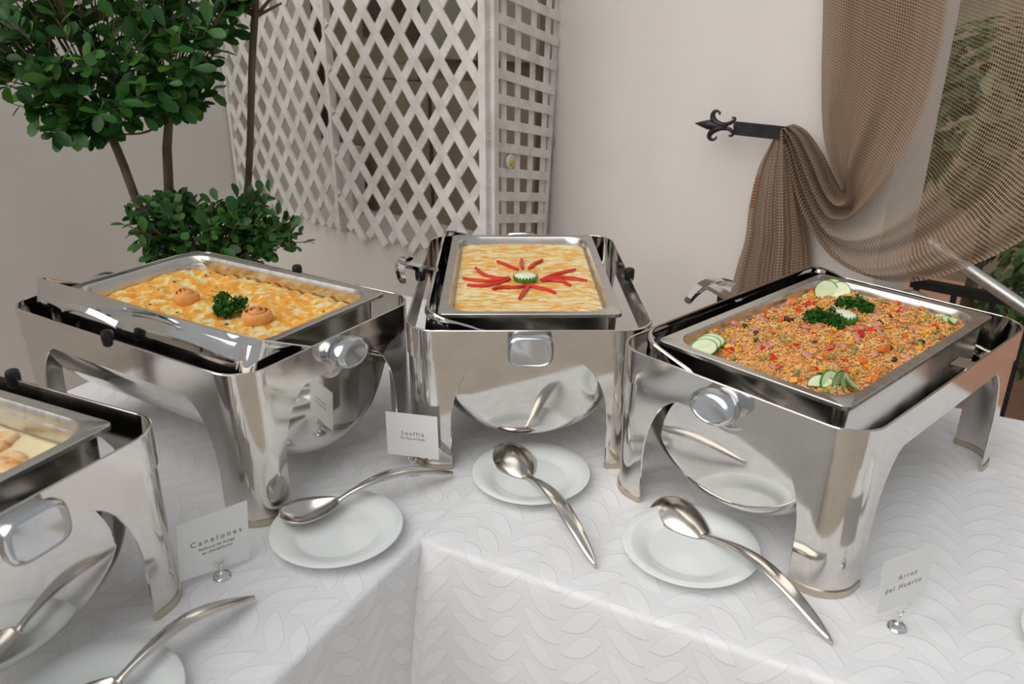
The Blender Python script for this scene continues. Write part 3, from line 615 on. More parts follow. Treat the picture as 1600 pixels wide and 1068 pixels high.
cloth('tablecloth', 'white leaf-patterned tablecloth under the baked cheese dish', CO - UL * SL - UR * 0.004, UL, PL, SL + 0.97, 0.99, 1.3, 0.05, 0.0, 0.002)
cloth('tablecloth', 'white leaf-patterned tablecloth under the rice dish with a hanging front corner', CO - UR * 0.010, UR, UL, 1.90, 0.93, 4.1, 0.34, 0.0005, 0.02)

# ------------------------------------------------------------------ chafing dishes
FA, FB, FR_, FT, FS = 0.2148, 0.3098, 0.055, 0.2725, 0.216     # frame half sizes, corner radius, top, seam height
ZP = 0.238                                                     # lid pivot height
PR = 0.2854                                                    # pan rim height
def band_mesh():
    o = 0.0020
    return rings([(FA - 0.0018, FB - 0.0018, FR_, FS), (FA + o, FB + o, FR_, FS), (FA + o, FB + o, FR_, FT - 0.001), (FA + o - 0.001, FB + o - 0.001, FR_, FT), (FA - 0.001, FB - 0.001, FR_, FT), (FA - 0.0018, FB - 0.0018, FR_, FT - 0.001), (FA - 0.0018, FB - 0.0018, FR_, FS)], 12)
def legw(z):
    if z <= 0.085: return 0.074 - 0.004 * z / 0.085 * 0
    t = min(1, (z - 0.085) / 0.131); return 0.074 + 0.072 * (1 - math.sqrt(max(0, 1 - t * t)) )
def leg_mesh(sx, sy, z0, z1, out, nz, th=0.0016):
    v, f = [], []; rowsN = None
    for side in (0, 1):
        for i in range(nz + 1):
            z = z0 + (z1 - z0) * i / nz; w = legw(z); a = FA + (out if side == 0 else out - th); b = FB + (out if side == 0 else out - th); r = FR_
            row = []
            for k in range(5): row.append((a - w + (w - r) * k / 5, b))
            for k in range(13): t = PI / 2 * (1 - k / 12); row.append((a - r + r * math.cos(t), b - r + r * math.sin(t)))
            for k in range(1, 6): row.append((a, b - r - (w - r) * k / 5))
            rowsN = len(row); v += [(x * sx, y * sy, z) for x, y in row]
    n = rowsN; S = (nz + 1) * n; flip = sx * sy < 0
    for i in range(nz):
        for k in range(n - 1):
            q = (i * n + k, (i + 1) * n + k, (i + 1) * n + k + 1, i * n + k + 1)
            f.append(q); f.append(tuple(reversed([x + S for x in q])))
        for k, rv in ((0, False), (n - 1, True)):
            q = (i * n + k, i * n + k + S, (i + 1) * n + k + S, (i + 1) * n + k); f.append(tuple(reversed(q)) if rv else q)
    for i, rv in ((0, True), (nz, False)):
        for k in range(n - 1):
            q = (i * n + k, i * n + k + S, i * n + k + 1 + S, i * n + k + 1); f.append(tuple(reversed(q)) if rv else q)
    if flip: f = [tuple(reversed(q)) for q in f]
    return v, f
LR, LB = 0.187, 0.288                                           # lid radius and half length
def lid_mesh():
    prof = [(0.0, LB + 0.004)]
    prof += [(r, LB + 0.004 * (1 - (r / (LR - 0.03)) ** 2)) for r in (0.05, 0.10, 0.14)]
    e = 0.026
    prof += [(LR - e + e * math.sin(t), LB - e + e * math.cos(t)) for t in [PI / 2 * k / 8 for k in range(9)]]
    full = prof + [(LR, LB - e - (2 * (LB - e)) * k / 6) for k in range(1, 6)] + [(r, -y) for r, y in reversed(prof)]
    na = 48; v, f = [], []
    for k in range(na + 1):
        t = PI * k / na
        for r, y in full: v.append((r * math.cos(t), y, -r * math.sin(t)))
    m = len(full)
    for k in range(na):
        for i in range(m - 1): f.append((k * m + i, k * m + i + 1, (k + 1) * m + i + 1, (k + 1) * m + i))
    return v, f, full
lv_, lf_, lfull = lid_mesh()
MESH = {}
def cached(key, vf, mat, smooth=True):
    if key not in MESH: MESH[key] = obj(key, vf(), mat, smooth=smooth); me = MESH[key].data; bpy.data.objects.remove(MESH[key]); MESH[key] = me
    return MESH[key]
def lip_mesh():                                                 # rolled edge all round the open side of the lid
    p = [(x, y, 0) for x, y in rr(LR + 0.001, LB + 0.001, 0.045, 8)]
    n = len(p); v, f = [], []
    sec = [(0.0025, -0.010), (0.0035, -0.004), (0.0035, 0.001), (0.0015, 0.003), (-0.002, 0.003), (-0.003, -0.001), (-0.002, -0.010)]
    for i in range(n):
        a = Vector(p[i]); d = (Vector(p[(i + 1) % n]) - Vector(p[i - 1])).normalized(); nn = Vector((d.y, -d.x, 0))
        for o_, z in sec: v.append(a + nn * o_ + Z3 * z)
    m = len(sec)
    for i in range(n):
        for k in range(m): f.append((i * m + k, i * m + (k + 1) % m, ((i + 1) % n) * m + (k + 1) % m, ((i + 1) % n) * m + k))
    return v, f
def lid2():                                                     # lid shell with rounded-rectangle plan near its edge
    v = []
    for x, y, z in lv_:
        # pull the plan corners in with a radius
        r = 0.045; ax, ay = abs(x), abs(y); cx, cy = LR - r, LB - r
        if ax > cx and ay > cy:
            d = Vector((ax - cx, ay - cy)); L_ = d.length; mx_ = max(d.x, d.y)
            if L_ > 1e-9: d = d * (mx_ / L_)
            ax, ay = cx + d.x, cy + d.y
        v.append((math.copysign(ax, x), math.copysign(ay, y), z))
    return v, lf_
def knob_mesh(kind):
    if kind == 'oval': prof = [(0.0315, 0.0, 1.0), (0.033, 0.006, 1.0), (0.037, 0.010, 1), (0.0385, 0.018, 1), (0.038, 0.028, 1), (0.034, 0.034, 1), (0.029, 0.036, 1), (0.027, 0.0345, 1)]
    else: prof = [(0.034, 0.0, 1), (0.035, 0.014, 1), (0.039, 0.016, 1), (0.0395, 0.026, 1), (0.037, 0.031, 1), (0.034, 0.0325, 1), (0.032, 0.031, 1)]
    n = 40; v, f = [], []; ex = 2.0 if kind == 'oval' else 4.6; sy = 0.70 if kind == 'oval' else 0.72
    for r, d, _ in prof:
        for k in range(n):
            a = 2 * PI * k / n; c, s = math.cos(a), math.sin(a)
            x = math.copysign(abs(c) ** (2 / ex), c) * r; z = math.copysign(abs(s) ** (2 / ex), s) * r * sy
            if kind != 'oval': x *= 1 - 0.10 * (z / (r * sy)) ** 2
            v.append((x, -d, z))
    m = len(prof)
    for i in range(m - 1):
        for k in range(n): f.append((i * n + k, i * n + (k + 1) % n, (i + 1) * n + (k + 1) % n, (i + 1) * n + k))
    f.append(tuple((m - 1) * n + k for k in range(n))); f.append(tuple(range(n - 1, -1, -1)))
    return v, f
def handle_mesh():                                              # T handle: stem outwards (-x), bowed cross bar along y
    mb = MB(); mb.add(*bar((0.004, 0, -0.014), (-0.064, 0, -0.018), 0.022, 0.008, (0, 0, 1)))
    n = 16; v, f = [], []
    for i in range(n + 1):
        t = -1 + 2 * i / n; y = 0.072 * t; x = -0.058 - 0.014 * (1 - t * t); z = -0.018 - 0.010 * t * t
        hw = 0.012 - 0.004 * t * t; hz = 0.006
        for a, b in ((-1, -0.4), (-0.6, 1), (0.6, 1), (1, -0.4), (0.5, -1), (-0.5, -1)): v.append((x + a * hw, y, z + b * hz))
    for i in range(n):
        for k in range(6): f.append((i * 6 + k, i * 6 + (k + 1) % 6, (i + 1) * 6 + (k + 1) % 6, (i + 1) * 6 + k))
    f.append(tuple(range(5, -1, -1))); f.append(tuple(n * 6 + k for k in range(6)))
    mb.add(v, f); return mb.vf()
def chafer(label, x, y, th, knob, tilt, clip=False):
    t = thing('chafing_dish', label, 'chafing dish', (x, y, TZ), th, 'roll-top chafing dishes')
    obj('frame', cached('frame', band_mesh, 'polished'), None, t)
    for sx, sy in ((-1, -1), (1, -1), (1, 1), (-1, 1)):
        lg = obj('leg', cached('leg%d%d' % (sx, sy), lambda: leg_mesh(sx, sy, 0.010, FS + 0.006, 0.0, 26), 'polished'), None, t)
        obj('foot', cached('foot%d%d' % (sx, sy), lambda: leg_mesh(sx, sy, 0.0, 0.011, 0.0018, 1, 0.0045), 'foot'), None, lg)
    wa, wb = 0.1565, 0.2590
    obj('water_pan', cached('water_pan', lambda: rings([(wa - 0.001, wb - 0.001, 0.02, 0.279), (wa, wb, 0.02, 0.279), (wa - 0.002, wb - 0.002, 0.022, 0.175), (wa - 0.02, wb - 0.02, 0.03, 0.162), (wa - 0.022, wb - 0.022, 0.03, 0.164), (wa - 0.004, wb - 0.004, 0.022, 0.177), (wa - 0.001, wb - 0.001, 0.02, 0.279)], 6), 'inner'), None, t)
    obj('pan_floor', cached('pan_floor', lambda: rings([(wa - 0.021, wb - 0.021, 0.03, 0.1625), (wa - 0.021, wb - 0.021, 0.03, 0.1645)], 6, True, True), 'inner'), None, t)
    for sy in (-1, 1): obj('support_bracket', cached('bracket%d' % sy, lambda: box(-0.05, 0.05, min(sy * 0.2585, sy * (FB - 0.001)), max(sy * 0.2585, sy * (FB - 0.001)), 0.2195, 0.2225), 'inner', False), None, t)
    lid = obj('lid', cached('lid', lid2, 'lid', 'all'), None, t, loc=(0, 0, ZP)); lid.rotation_euler = (0, math.radians(tilt), 0)
    solid(lid, 0.0015, 1.0)
    obj('lid_edge', cached('lid_edge', lip_mesh, 'lid'), None, lid)
    obj('handle', cached('handle', handle_mesh, 'chrome'), None, lid, loc=(-LR, 0, 0.0))
    for sy in (-1, 1):
        kn = obj('pivot_knob', cached('knob_' + knob, lambda: knob_mesh(knob), 'knob'), None, t, loc=(0, sy * (FB + 0.0015), ZP + 0.007))
        kn.rotation_euler = (0, 0, 0 if sy < 0 else PI)
    bl = [(-1, 0.0)] if clip else [(-1, 0.0), (1, 0.0)]
    for sx, yy in bl:
        obj('bumper', cached('bumper', lambda: lathe([(0.006, -0.016), (0.0095, -0.013), (0.0105, -0.004), (0.0105, 0.006), (0.009, 0.0105), (0.005, 0.0125)], 16, 1, 0.9), 'rubber'), None, t, loc=(sx * (FA + 0.0005), yy, FT + 0.002))
    if clip:
        cl = obj('clip', cached('clip', lambda: MB().add(*box(-0.026, 0.001, -0.018, 0.018, -0.0015, 0.0)).add(*box(-0.026, -0.0245, -0.018, 0.018, -0.014, 0.0)).vf(), 'inner', False), None, t, loc=(FA, 0.03, FT + 0.002))
    return t
CH = {'c1': (-0.557, 1.4264, 1.0264), 'c2': (0.0259, 1.5973, 0.0167), 'c3': (0.5404, 1.2836, -0.8297), 'c4': (-0.8273, 0.8911, 1.1303)}
PO = {'c1': (0.018, 0.0008), 'c2': (0.001, -0.0013), 'c3': (0.005, -0.0054), 'c4': (0.0041, -0.0054)}
chafer('steel chafing dish with oval knob and raised lid handle beside the shrub', *CH['c1'], 'oval', 25)
chafer('steel chafing dish in the corner with square knob and red pepper garnished food', *CH['c2'], 'square', 17)
chafer('steel chafing dish with oval knob holding the orange rice', *CH['c3'], 'oval', 17, True)
chafer('steel chafing dish with square knob holding the creamy yellow sauce', *CH['c4'], 'square', 12)
def loc_of(k, lx, ly, z=0):
    x, y, th = CH[k]; ox, oy = PO[k]; lx += ox; ly += oy
    return Vector((x + lx * math.cos(th) - ly * math.sin(th), y + lx * math.sin(th) + ly * math.cos(th), TZ + z))
def pan_mesh():
    return rings([(.1605, .263, .010, -.008), (.1625, .265, .012, -.007), (.1625, .265, .012, -.001), (.1615, .264, .012, 0), (.1465, .249, .048, -.0008), (.1445, .247, .047, -.003), (.1425, .245, .046, -.016), (.1390, .2415, .044, -.018), (.1310, .2335, .040, -.060), (.124, .2265, .034, -.0645),
                  (.125, .2275, .034, -.066), (.1325, .235, .040, -.061), (.1405, .243, .044, -.019), (.144, .2465, .046, -.0165), (.147, .2495, .048, -.004), (.1605, .263, .010, -.0015), (.1605, .263, .010, -.008)], 8)
PANS = {}
for k, lab in (('c1', 'steel food pan filled with cheese-topped rolls'), ('c2', 'steel food pan filled with a flat baked cheese crust'), ('c3', 'steel food pan heaped with orange rice'), ('c4', 'steel food pan of creamy yellow sauce')):
    t = thing('food_pan', lab, 'food pan', loc_of(k, 0, 0, PR), CH[k][2], 'food pans'); PANS[k] = t
    obj('pan_wall', cached('pan_wall', pan_mesh, 'satin'), None, t)
    obj('pan_base', cached('pan_base', lambda: rings([(.1245, .227, .034, -.066), (.1245, .227, .034, -.0642)], 8, True, True), 'satin'), None, t)

# ------------------------------------------------------------------ food
def clamp_rr(x, y, a, b, r):
    x = max(-a, min(a, x)); y = max(-b, min(b, y)); cx, cy = a - r, b - r
    if abs(x) > cx and abs(y) > cy:
        d = Vector((abs(x) - cx, abs(y) - cy))
        if d.length > r: d = d.normalized() * r; x = math.copysign(cx + d.x, x); y = math.copysign(cy + d.y, y)
    return x, y
def food(h, a, b, r, step, zbot):
    nx, ny = int(2 * a / step), int(2 * b / step); v, f = [], []
    for i in range(nx + 1):
        for j in range(ny + 1):
            x, y = clamp_rr(-a + 2 * a * i / nx, -b + 2 * b * j / ny, a, b, r); v.append((x, y, h(x, y)))
    for i in range(nx):
        for j in range(ny): k = i * (ny + 1) + j; f.append((k, k + ny + 1, k + ny + 2, k + 1))
    per = [i * (ny + 1) for i in range(nx)] + [nx * (ny + 1) + j for j in range(ny)] + [i * (ny + 1) + ny for i in range(nx, 0, -1)] + [j for j in range(ny, 0, -1)]
    k0 = len(v)
    for p in per: v.append((v[p][0] * 0.955, v[p][1] * 0.97, zbot))
    m = len(per)
    for q in range(m): f.append((per[(q + 1) % m], per[q], k0 + q, k0 + (q + 1) % m))
    return v, f
def h1(x, y):
    k = 0.0045 * abs(math.sin((y + 0.35 * x) * PI / 0.030)) + 0.004 * fbm(x * 45, y * 45, 2) + 0.006 * fbm(x * 12, y * 12, 5)
    e = min(0.135 - abs(x), 0.238 - abs(y)); return -0.030 + k + 0.006 * min(1, max(0, e / 0.03))
def h2(x, y):
    e = min(0.137 - abs(x), 0.24 - abs(y)); return -0.0165 + 0.0016 * fbm(x * 60, y * 110, 3) + 0.002 * fbm(x * 9, y * 9, 1) + 0.003 * min(1, max(0, e / 0.02))
def h3(x, y):
    e = min(0.137 - abs(x), 0.24 - abs(y)); return -0.020 + 0.018 * min(1, max(0, e / 0.08)) + 0.010 * fbm(x * 30, y * 30, 7) + 0.008 * fbm(x * 70, y * 70, 3)
def h4(x, y): return -0.036 + 0.002 * fbm(x * 20, y * 20, 4)
def fthing(name, label, cat, k): return thing(name, label, cat, loc_of(k, 0, 0, PR), CH[k][2])
fa = fthing('stuffed_rolls', 'rows of cheese-topped baked rolls with orange and cream patches', 'casserole', 'c1')
obj('cheese_topping', food(h1, .134, .2365, .041, .0035, -.0610), 'cheese1', fa, smooth='all')
mb = MB()
for _ in range(60):
    x, y = random.uniform(-.125, .125), random.uniform(-.225, .225)
    if random.random() < .5: x = random.choice((-1, 1)) * random.uniform(.10, .132)
    m = leafm(Vector((x, y, h1(x, y) + 0.001)), (random.gauss(0, .5), random.gauss(0, .5), 1), random.uniform(.004, .009), random.uniform(0, 6)); mb.add([m @ Vector(q) for q in LEAF[0]], LEAF[1])
hf = obj('herb_flecks', mb.vf(), 'herb', fa, smooth='all'); hf['kind'] = 'stuff'
fb = fthing('souffle', 'flat baked souffle with streaky orange and cream crust', 'casserole', 'c2')
obj('crust', food(h2, .1378, .2405, .043, .0035, -.0590), 'cheese2', fb, smooth='all')
fd = fthing('creamy_stew', 'pale yellow cream sauce with golden browned pieces', 'stew', 'c4')
obj('sauce', food(h4, .1335, .236, .041, .006, -.0605), 'sauce', fd, smooth='all')
for i, (x, y, r, a) in enumerate(((.098, -.115, .036, .4), (.075, -.175, .034, 1.2), (.02, -.19, .03, 0), (.05, -.09, .03, 2), (-.03, -.15, .035, .8), (-.08, -.08, .03, 1.9), (.0, 0, .036, .2), (.09, .03, .03, 2.5), (-.06, .1, .034, 1), (.05, .15, .03, .5))):
    v, f = [], []; n = 18
    for q, (rr_, zz) in enumerate(((1.0, -.006), (1.02, .0), (.93, .003), (.7, .0045), (.35, .005), (.05, .005))):
        for k in range(n):
            an = 2 * PI * k / n; w = 1 + .22 * fbm(math.cos(an) * 1.5 + i, math.sin(an) * 1.5, i); v.append((r * rr_ * w * math.cos(an), r * .55 * rr_ * w * math.sin(an), zz + .003 * fbm(math.cos(an) * rr_ * 4, math.sin(an) * rr_ * 4, i)))
    for q in range(5):
        for k in range(n): f.append((q * n + k, q * n + (k + 1) % n, (q + 1) * n + (k + 1) % n, (q + 1) * n + k))
    f.append(tuple(5 * n + k for k in range(n)))
    obj('browned_piece', (v, f), 'fish', fd, smooth='all', loc=(x, y, h4(x, y) + .001), rotz=a)
# rice
fc = fthing('vegetable_rice', 'orange seasoned rice mixed with peas, peppers and raisins', 'rice', 'c3')
obj('rice_bed', food(h3, .1375, .2400, .043, .004, -.0600), 'ricebase', fc, smooth='all')
mb = MB(); GR = [(0, 0, -1), (.32, 0, -.35), (0, .32, -.35), (-.32, 0, -.35), (0, -.32, -.35), (.32, 0, .35), (0, .32, .35), (-.32, 0, .35), (0, -.32, .35), (0, 0, 1)]
GF = [(0, 2, 1), (0, 3, 2), (0, 4, 3), (0, 1, 4), (1, 2, 6, 5), (2, 3, 7, 6), (3, 4, 8, 7), (4, 1, 5, 8), (5, 6, 9), (6, 7, 9), (7, 8, 9), (8, 5, 9)]
for _ in range(11500):
    x, y = clamp_rr(random.uniform(-.136, .136), random.uniform(-.2385, .2385), .136, .2385, .042)
    d = Vector((random.gauss(0, 1), random.gauss(0, 1), random.gauss(0, .55))).normalized(); s = random.uniform(.0032, .0046)
    m = Matrix.Translation((x, y, h3(x, y) + random.uniform(-.0005, .0042))) @ d.to_track_quat('Z', 'Y').to_matrix().to_4x4() @ Matrix.Scale(s, 4)
    mb.add([m @ Vector(q) for q in GR], GF)
rg = obj('rice_grains', mb.vf(), 'rice', fc, smooth='all'); rg['kind'] = 'stuff'
def blob(rx, ry, rz, seed, n=8, m_=5, j=.18):
    v = [(0, 0, -rz)]; f = []
    for i in range(1, m_):
        t = PI * i / m_
        for k in range(n):
            a = 2 * PI * k / n; w = 1 + j * fbm(math.cos(a) * 2 + seed, math.sin(a) * 2 + i, seed); v.append((rx * w * math.sin(t) * math.cos(a), ry * w * math.sin(t) * math.sin(a), -rz * math.cos(t)))
    v.append((0, 0, rz)); L_ = len(v) - 1
    for k in range(n): f.append((0, 1 + (k + 1) % n, 1 + k)); f.append((L_, 1 + (m_ - 2) * n + k, 1 + (m_ - 2) * n + (k + 1) % n))
    for i in range(m_ - 2):
        for k in range(n): f.append((1 + i * n + k, 1 + i * n + (k + 1) % n, 1 + (i + 1) * n + (k + 1) % n, 1 + (i + 1) * n + k))
    return v, f
def dice(s):
    v, f = box(-s, s, -s * .8, s * .8, -s * .5, s * .5); return [(p[0] + random.uniform(-.2, .2) * s, p[1] + random.uniform(-.2, .2) * s, p[2] + random.uniform(-.1, .1) * s) for p in v], f
kinds = [('pea', 'pea', lambda i: blob(.0054, .0054, .0050, i, 8, 6, .05), 75), ('pepper_piece', 'redpep', lambda i: dice(.0062), 48), ('raisin', 'raisin', lambda i: blob(.0070, .005, .0045, i, 8, 5, .5), 24), ('onion_piece', 'onion', lambda i: blob(.0105, .0068, .0038, i, 8, 5, .4), 85), ('yellow_pepper_piece', 'corn', lambda i: dice(.0052), 50), ('carrot_piece', 'carrotdice', lambda i: dice(.0050), 45)]
for nm, mt, fn, cnt in kinds:
    for i in range(cnt):
        me = cached('%s_%d' % (nm, i % 4), lambda: fn(i % 4), mt, 'all' if nm in ('pea', 'raisin', 'onion_piece') else False)
        x, y = clamp_rr(random.uniform(-.134, .134), random.uniform(-.236, .236), .134, .236, .04)
        o = obj(nm, me, None, fc, loc=(x, y, h3(x, y) + random.uniform(.0015, .0045))); o.rotation_euler = (random.uniform(-.7, .7), random.uniform(-.7, .7), random.uniform(0, 6))
# garnish helpers
def food_pt(px, py, k, dz): return at_z(px, py, TZ + PR + dz)
def parsley(label, px, py, k, dz, size, lobes, rot):
    p = food_pt(px, py, k, dz); t = thing('parsley_sprig', label, 'parsley', p, rot); mb = MB(); st = MB()
    for dx, dy, hh, r in lobes:
        c = Vector((dx, dy, hh)) * size
        st.add(*tube([(0, 0, -0.002), c * 0.5 + Vector((0, 0, .003)), c], [.0014, .0012, .0008], 6))
        for _ in range(130):
            d = Vector((random.gauss(0, 1), random.gauss(0, 1), random.gauss(0, .8) + .15)).normalized(); q = c + d * r * size * random.uniform(.35, 1.0)
            if q.z < -.003: q.z = -.003 + random.uniform(0, .004)
            s = random.uniform(.0042, .0075); m = leafm(q, d + Vector((random.gauss(0, .5), random.gauss(0, .5), random.gauss(0, .5))), s, random.uniform(0, 6))
            n = 7; vv = [(0, 0, 0)] + [((.5 + .32 * (k % 2)) * math.cos(PI * .2 + k / n * PI * 1.5), (.5 + .32 * (k % 2)) * math.sin(PI * .2 + k / n * PI * 1.5), .22 * (-1) ** k) for k in range(n + 1)]
            mb.add([m @ Vector(z) for z in vv], [(0, k + 1, k + 2) for k in range(n)])
    lf = obj('leaflets', mb.vf(), 'parsley', t, smooth=False); lf['kind'] = 'stuff'; obj('stem', st.vf(), 'parsley', t, smooth='all')
def rose(label, px, py, k, dz, R, Hh, rot):
    t = thing('carrot_rose', label, 'garnish', food_pt(px, py, k, dz), rot)
    for q, (t0, t1) in enumerate(((0, 2.2), (2.2, 4.4), (4.4, 6.0))):
        v, f = [], []; n = 46; m = 6
        for i in range(n + 1):
            th = PI * (t0 + (t1 - t0) * i / n); fr = th / (6.0 * PI); r0 = R * (.12 + .80 * fr)
            top = Hh * (.92 - .22 * fr ** 2 + .05 * math.sin(th * 2.3))
            for j in range(m + 1):
                s = j / m; z = top * s; r = r0 * (0.88 + .22 * math.sin(s * PI * .85)) - .10 * R * s ** 3; v.append((r * math.cos(th), r * math.sin(th), z))
        for i in range(n):
            for j in range(m): kk = i * (m + 1) + j; f.append((kk, kk + m + 1, kk + m + 2, kk + 1))
        solid(obj('petal', (v, f), 'carrot', t, smooth='all'), .0016, 0)
rose('orange vegetable rose standing on the cheese rolls apart from the parsley', 292, 474, 'c1', -.024, .025, .032, .4)
rose('orange vegetable rose lying beside the parsley, its spiral showing', 401, 504, 'c1', -.023, .031, .030, 2.2)
parsley('curly green parsley sprig between the two orange roses', 357, 493, 'c1', -.020, .040, ((-.25, .55, .55, .42), (.5, .25, .45, .40), (-.05, -.1, .35, .42), (-.35, .1, .3, .32)), 0.2)
parsley('curly parsley sprig on the rice beside the cucumber flower, near the curtain tail', 1286, 510, 'c3', -.006, .042, ((-.35, .1, .35, .45), (.15, .05, .35, .48), (.4, -.25, .3, .35)), 0)
parsley('curly parsley sprig on the rice behind the cucumber flower', 1333, 492, 'c3', -.006, .042, ((-.3, .35, .35, .4), (.15, .3, .35, .45), (.45, -.1, .3, .38)), 0)
def cuc_flower(label, px, py, dz, R, asp, rot, Hh):
    t = thing('cucumber_flower', label, 'garnish', at_z(px, py, TZ + PR + dz), rot); n = 44; v, f = [], []
    for rr_, zz, zig in ((.88, 0, 0), (1.0, .35, 0), (1.03, .62, 1), (.97, .66, 1), (.9, .5, 0)):
        for k in range(n): a = 2 * PI * k / n; v.append((R * rr_ * math.cos(a), R * asp * rr_ * math.sin(a), Hh * (zz + (.22 if zig and k % 2 else (-.16 if zig else 0)))))
    for i in range(4):
        for k in range(n): f.append((i * n + k, i * n + (k + 1) % n, (i + 1) * n + (k + 1) % n, (i + 1) * n + k))
    obj('rind', (v, f), 'cuc_rind', t, smooth=False)
    v, f = [], []
    for rr_, zz in ((.96, .45), (.955, .72), (.85, .86), (.6, .95), (.3, 1.0), (.02, 1.0)):
        for k in range(n): a = 2 * PI * k / n; w = 1 + (.03 if k % 2 else -.03) * rr_; v.append((R * rr_ * w * math.cos(a), R * asp * rr_ * w * math.sin(a), Hh * zz))
    for i in range(5):
        for k in range(n): f.append((i * n + k, i * n + (k + 1) % n, (i + 1) * n + (k + 1) % n, (i + 1) * n + k))
    f.append(tuple(5 * n + k for k in range(n)))
    obj('flesh', (v, f), 'cuc_white', t, smooth='all')
cuc_flower('zigzag-cut cucumber half at the centre of the red pepper star', 821, 439, -.0135, .0245, .80, 0.1, .016)
cuc_flower('zigzag-cut cucumber half between the two parsley sprigs', 1316, 503, -.004, .0235, .78, -.8, .020)
def strip(label, pts, w=.0098):
    P = [at_z(690 + x / 5.714, 370 + y / 5.714, TZ + PR - .0125) for x, y in pts]; c, _ = catmull(P, 14); o0 = c[0].copy(); v, f = [], []
    for i, p in enumerate(c):
        d = (c[min(i + 1, 13)] - c[max(i - 1, 0)]).normalized(); s = d.cross(Z3).normalized(); tt = i / 13; ww = w * (.35 + .65 * math.sin(PI * min(1, .15 + tt * .8)) ** .7) / 2
        for a, z in ((-1, 0), (-.8, .003), (0, .0048), (.8, .003), (1, 0), (0, -.0006)): v.append(p - o0 + s * ww * a + Z3 * (z + .0012))
    for i in range(13):
        for k in range(6): f.append((i * 6 + k, i * 6 + (k + 1) % 6, (i + 1) * 6 + (k + 1) % 6, (i + 1) * 6 + k))
    f.append(tuple(range(5, -1, -1))); f.append(tuple(13 * 6 + k for k in range(6)))
    tag(obj('pepper_strip', (v, f), 'redpep', smooth=True, loc=o0), label, 'pepper strip', 'red pepper strips of the star garnish')
PL_ = ['red pepper strip slanting to the lattice on the lid handle side of the star', 'short red pepper strip pointing straight at the lattice', 'red pepper strip slanting to the lattice on the rice dish side of the star',
       'curved red pepper strip nearest the lattice of the three pointing at the lid handle', 'middle red pepper strip of the three pointing at the lid handle', 'wide red pepper strip nearest the square knob of the three pointing at the lid handle',
       'nearly level red pepper strip bending to the lid handle below the cucumber half', 'short red pepper strip pointing at the square knob', 'red pepper strip curving to the rice dish below the cucumber half',
       'red pepper strip nearest the lattice of the three pointing at the black bumper', 'longest red pepper strip of the three pointing at the black bumper', 'short red pepper strip nearest the square knob of the three pointing at the black bumper']
for lb_, pts in zip(PL_, (((500, 228), (590, 262), (685, 302)), ((715, 208), (713, 250), (722, 292)), ((898, 216), (830, 245), (775, 292)), ((305, 285), (380, 345), (500, 375), (610, 380)), ((192, 380), (330, 400), (480, 400), (600, 372)), ((228, 440), (350, 445), (490, 425), (612, 385)),
            ((455, 474), (540, 455), (650, 458), (765, 443)), ((775, 445), (735, 500), (692, 560)), ((782, 442), (860, 460), (950, 480), (1015, 510)), ((888, 396), (970, 355), (1080, 325), (1195, 302)), ((892, 394), (1020, 372), (1150, 375), (1295, 400)), ((892, 398), (980, 390), (1080, 405), (1148, 442)))):
    strip(lb_, pts)
def slice_(label, px, py, dz, R, tilt, spin, half=False):
    o = thing('cucumber_slice', label, 'cucumber slice', at_z(px, py, TZ + PR + dz), 0, 'cucumber slices on the rice'); n = 28; a1 = PI if half else 2 * PI
    rot = Matrix.Rotation(spin, 3, 'Z') @ Matrix.Rotation(tilt, 3, 'X')
    def disc(r0, r1, t):
        v, f = [], []
        for k in range(n + 1):
            a = a1 * k / n
            for r, z in ((r0, -t), (r1, -t), (r1, t), (r0, t)): v.append(rot @ Vector((r * math.cos(a), r * math.sin(a), z)))
        for k in range(n):
            for q in range(4): f.append((k * 4 + q, k * 4 + (q + 1) % 4, (k + 1) * 4 + (q + 1) % 4, (k + 1) * 4 + q))
        if half: f.append((3, 2, 1, 0)); f.append((n * 4, n * 4 + 1, n * 4 + 2, n * 4 + 3))
        return v, f
    obj('flesh', disc(.0004, R * .93, .0012), 'cuc_flesh', o, smooth=False); obj('rind', disc(R * .925, R, .0013), 'cuc_rind', o, smooth=False)
for lb_, px, py, tl, sp in (('half cucumber slice lying outermost in the fan, on the oval knob side', 1284, 604, .55, -.2), ('half cucumber slice leaning in the fan next to the outermost knob-side one', 1298, 600, 1.15, .5), ('upright half cucumber slice in the middle of the fan, green edge showing', 1310, 600, 1.5, .75), ('half cucumber slice leaning in the fan towards the long pan edge', 1322, 602, 1.25, 1.0), ('half cucumber slice lying outermost in the fan, by the long pan edge', 1338, 604, .6, 1.6)):
    slice_(lb_, px, py, -.010, .021, tl, sp, True)
for lb_, px, py, tl, sp in (('round cucumber slice mostly covered by two others above the oval knob', 1112, 533, .25, -.4), ('round cucumber slice half covered by another above the oval knob', 1106, 537, .30, -.5), ('uncovered round cucumber slice atop two others above the oval knob', 1100, 543, .36, -.6)): slice_(lb_, px, py, -.003, .021, tl, sp)
for lb_, px, py, tl, sp in (('cucumber slice leaning on the far pan wall, on the lid handle side', 1291, 455, 1.15, -.15), ('middle cucumber slice of three leaning on the far pan wall', 1301, 453, 1.2, -.35), ('cucumber slice leaning on the far pan wall, on the railing side', 1311, 457, 1.0, -.75)): slice_(lb_, px, py, .004, .022, tl, sp)
for lb_, px, py, tl, sp in (('small cucumber piece on the rice by the railing, farthest from the pan corner', 1473, 497, .2, .3), ('middle small cucumber piece on the rice by the railing', 1484, 501, .25, .6), ('small cucumber piece on the rice by the railing, in the pan corner', 1494, 503, .3, .9)): slice_(lb_, px, py, -.006, .014, tl, sp, True)

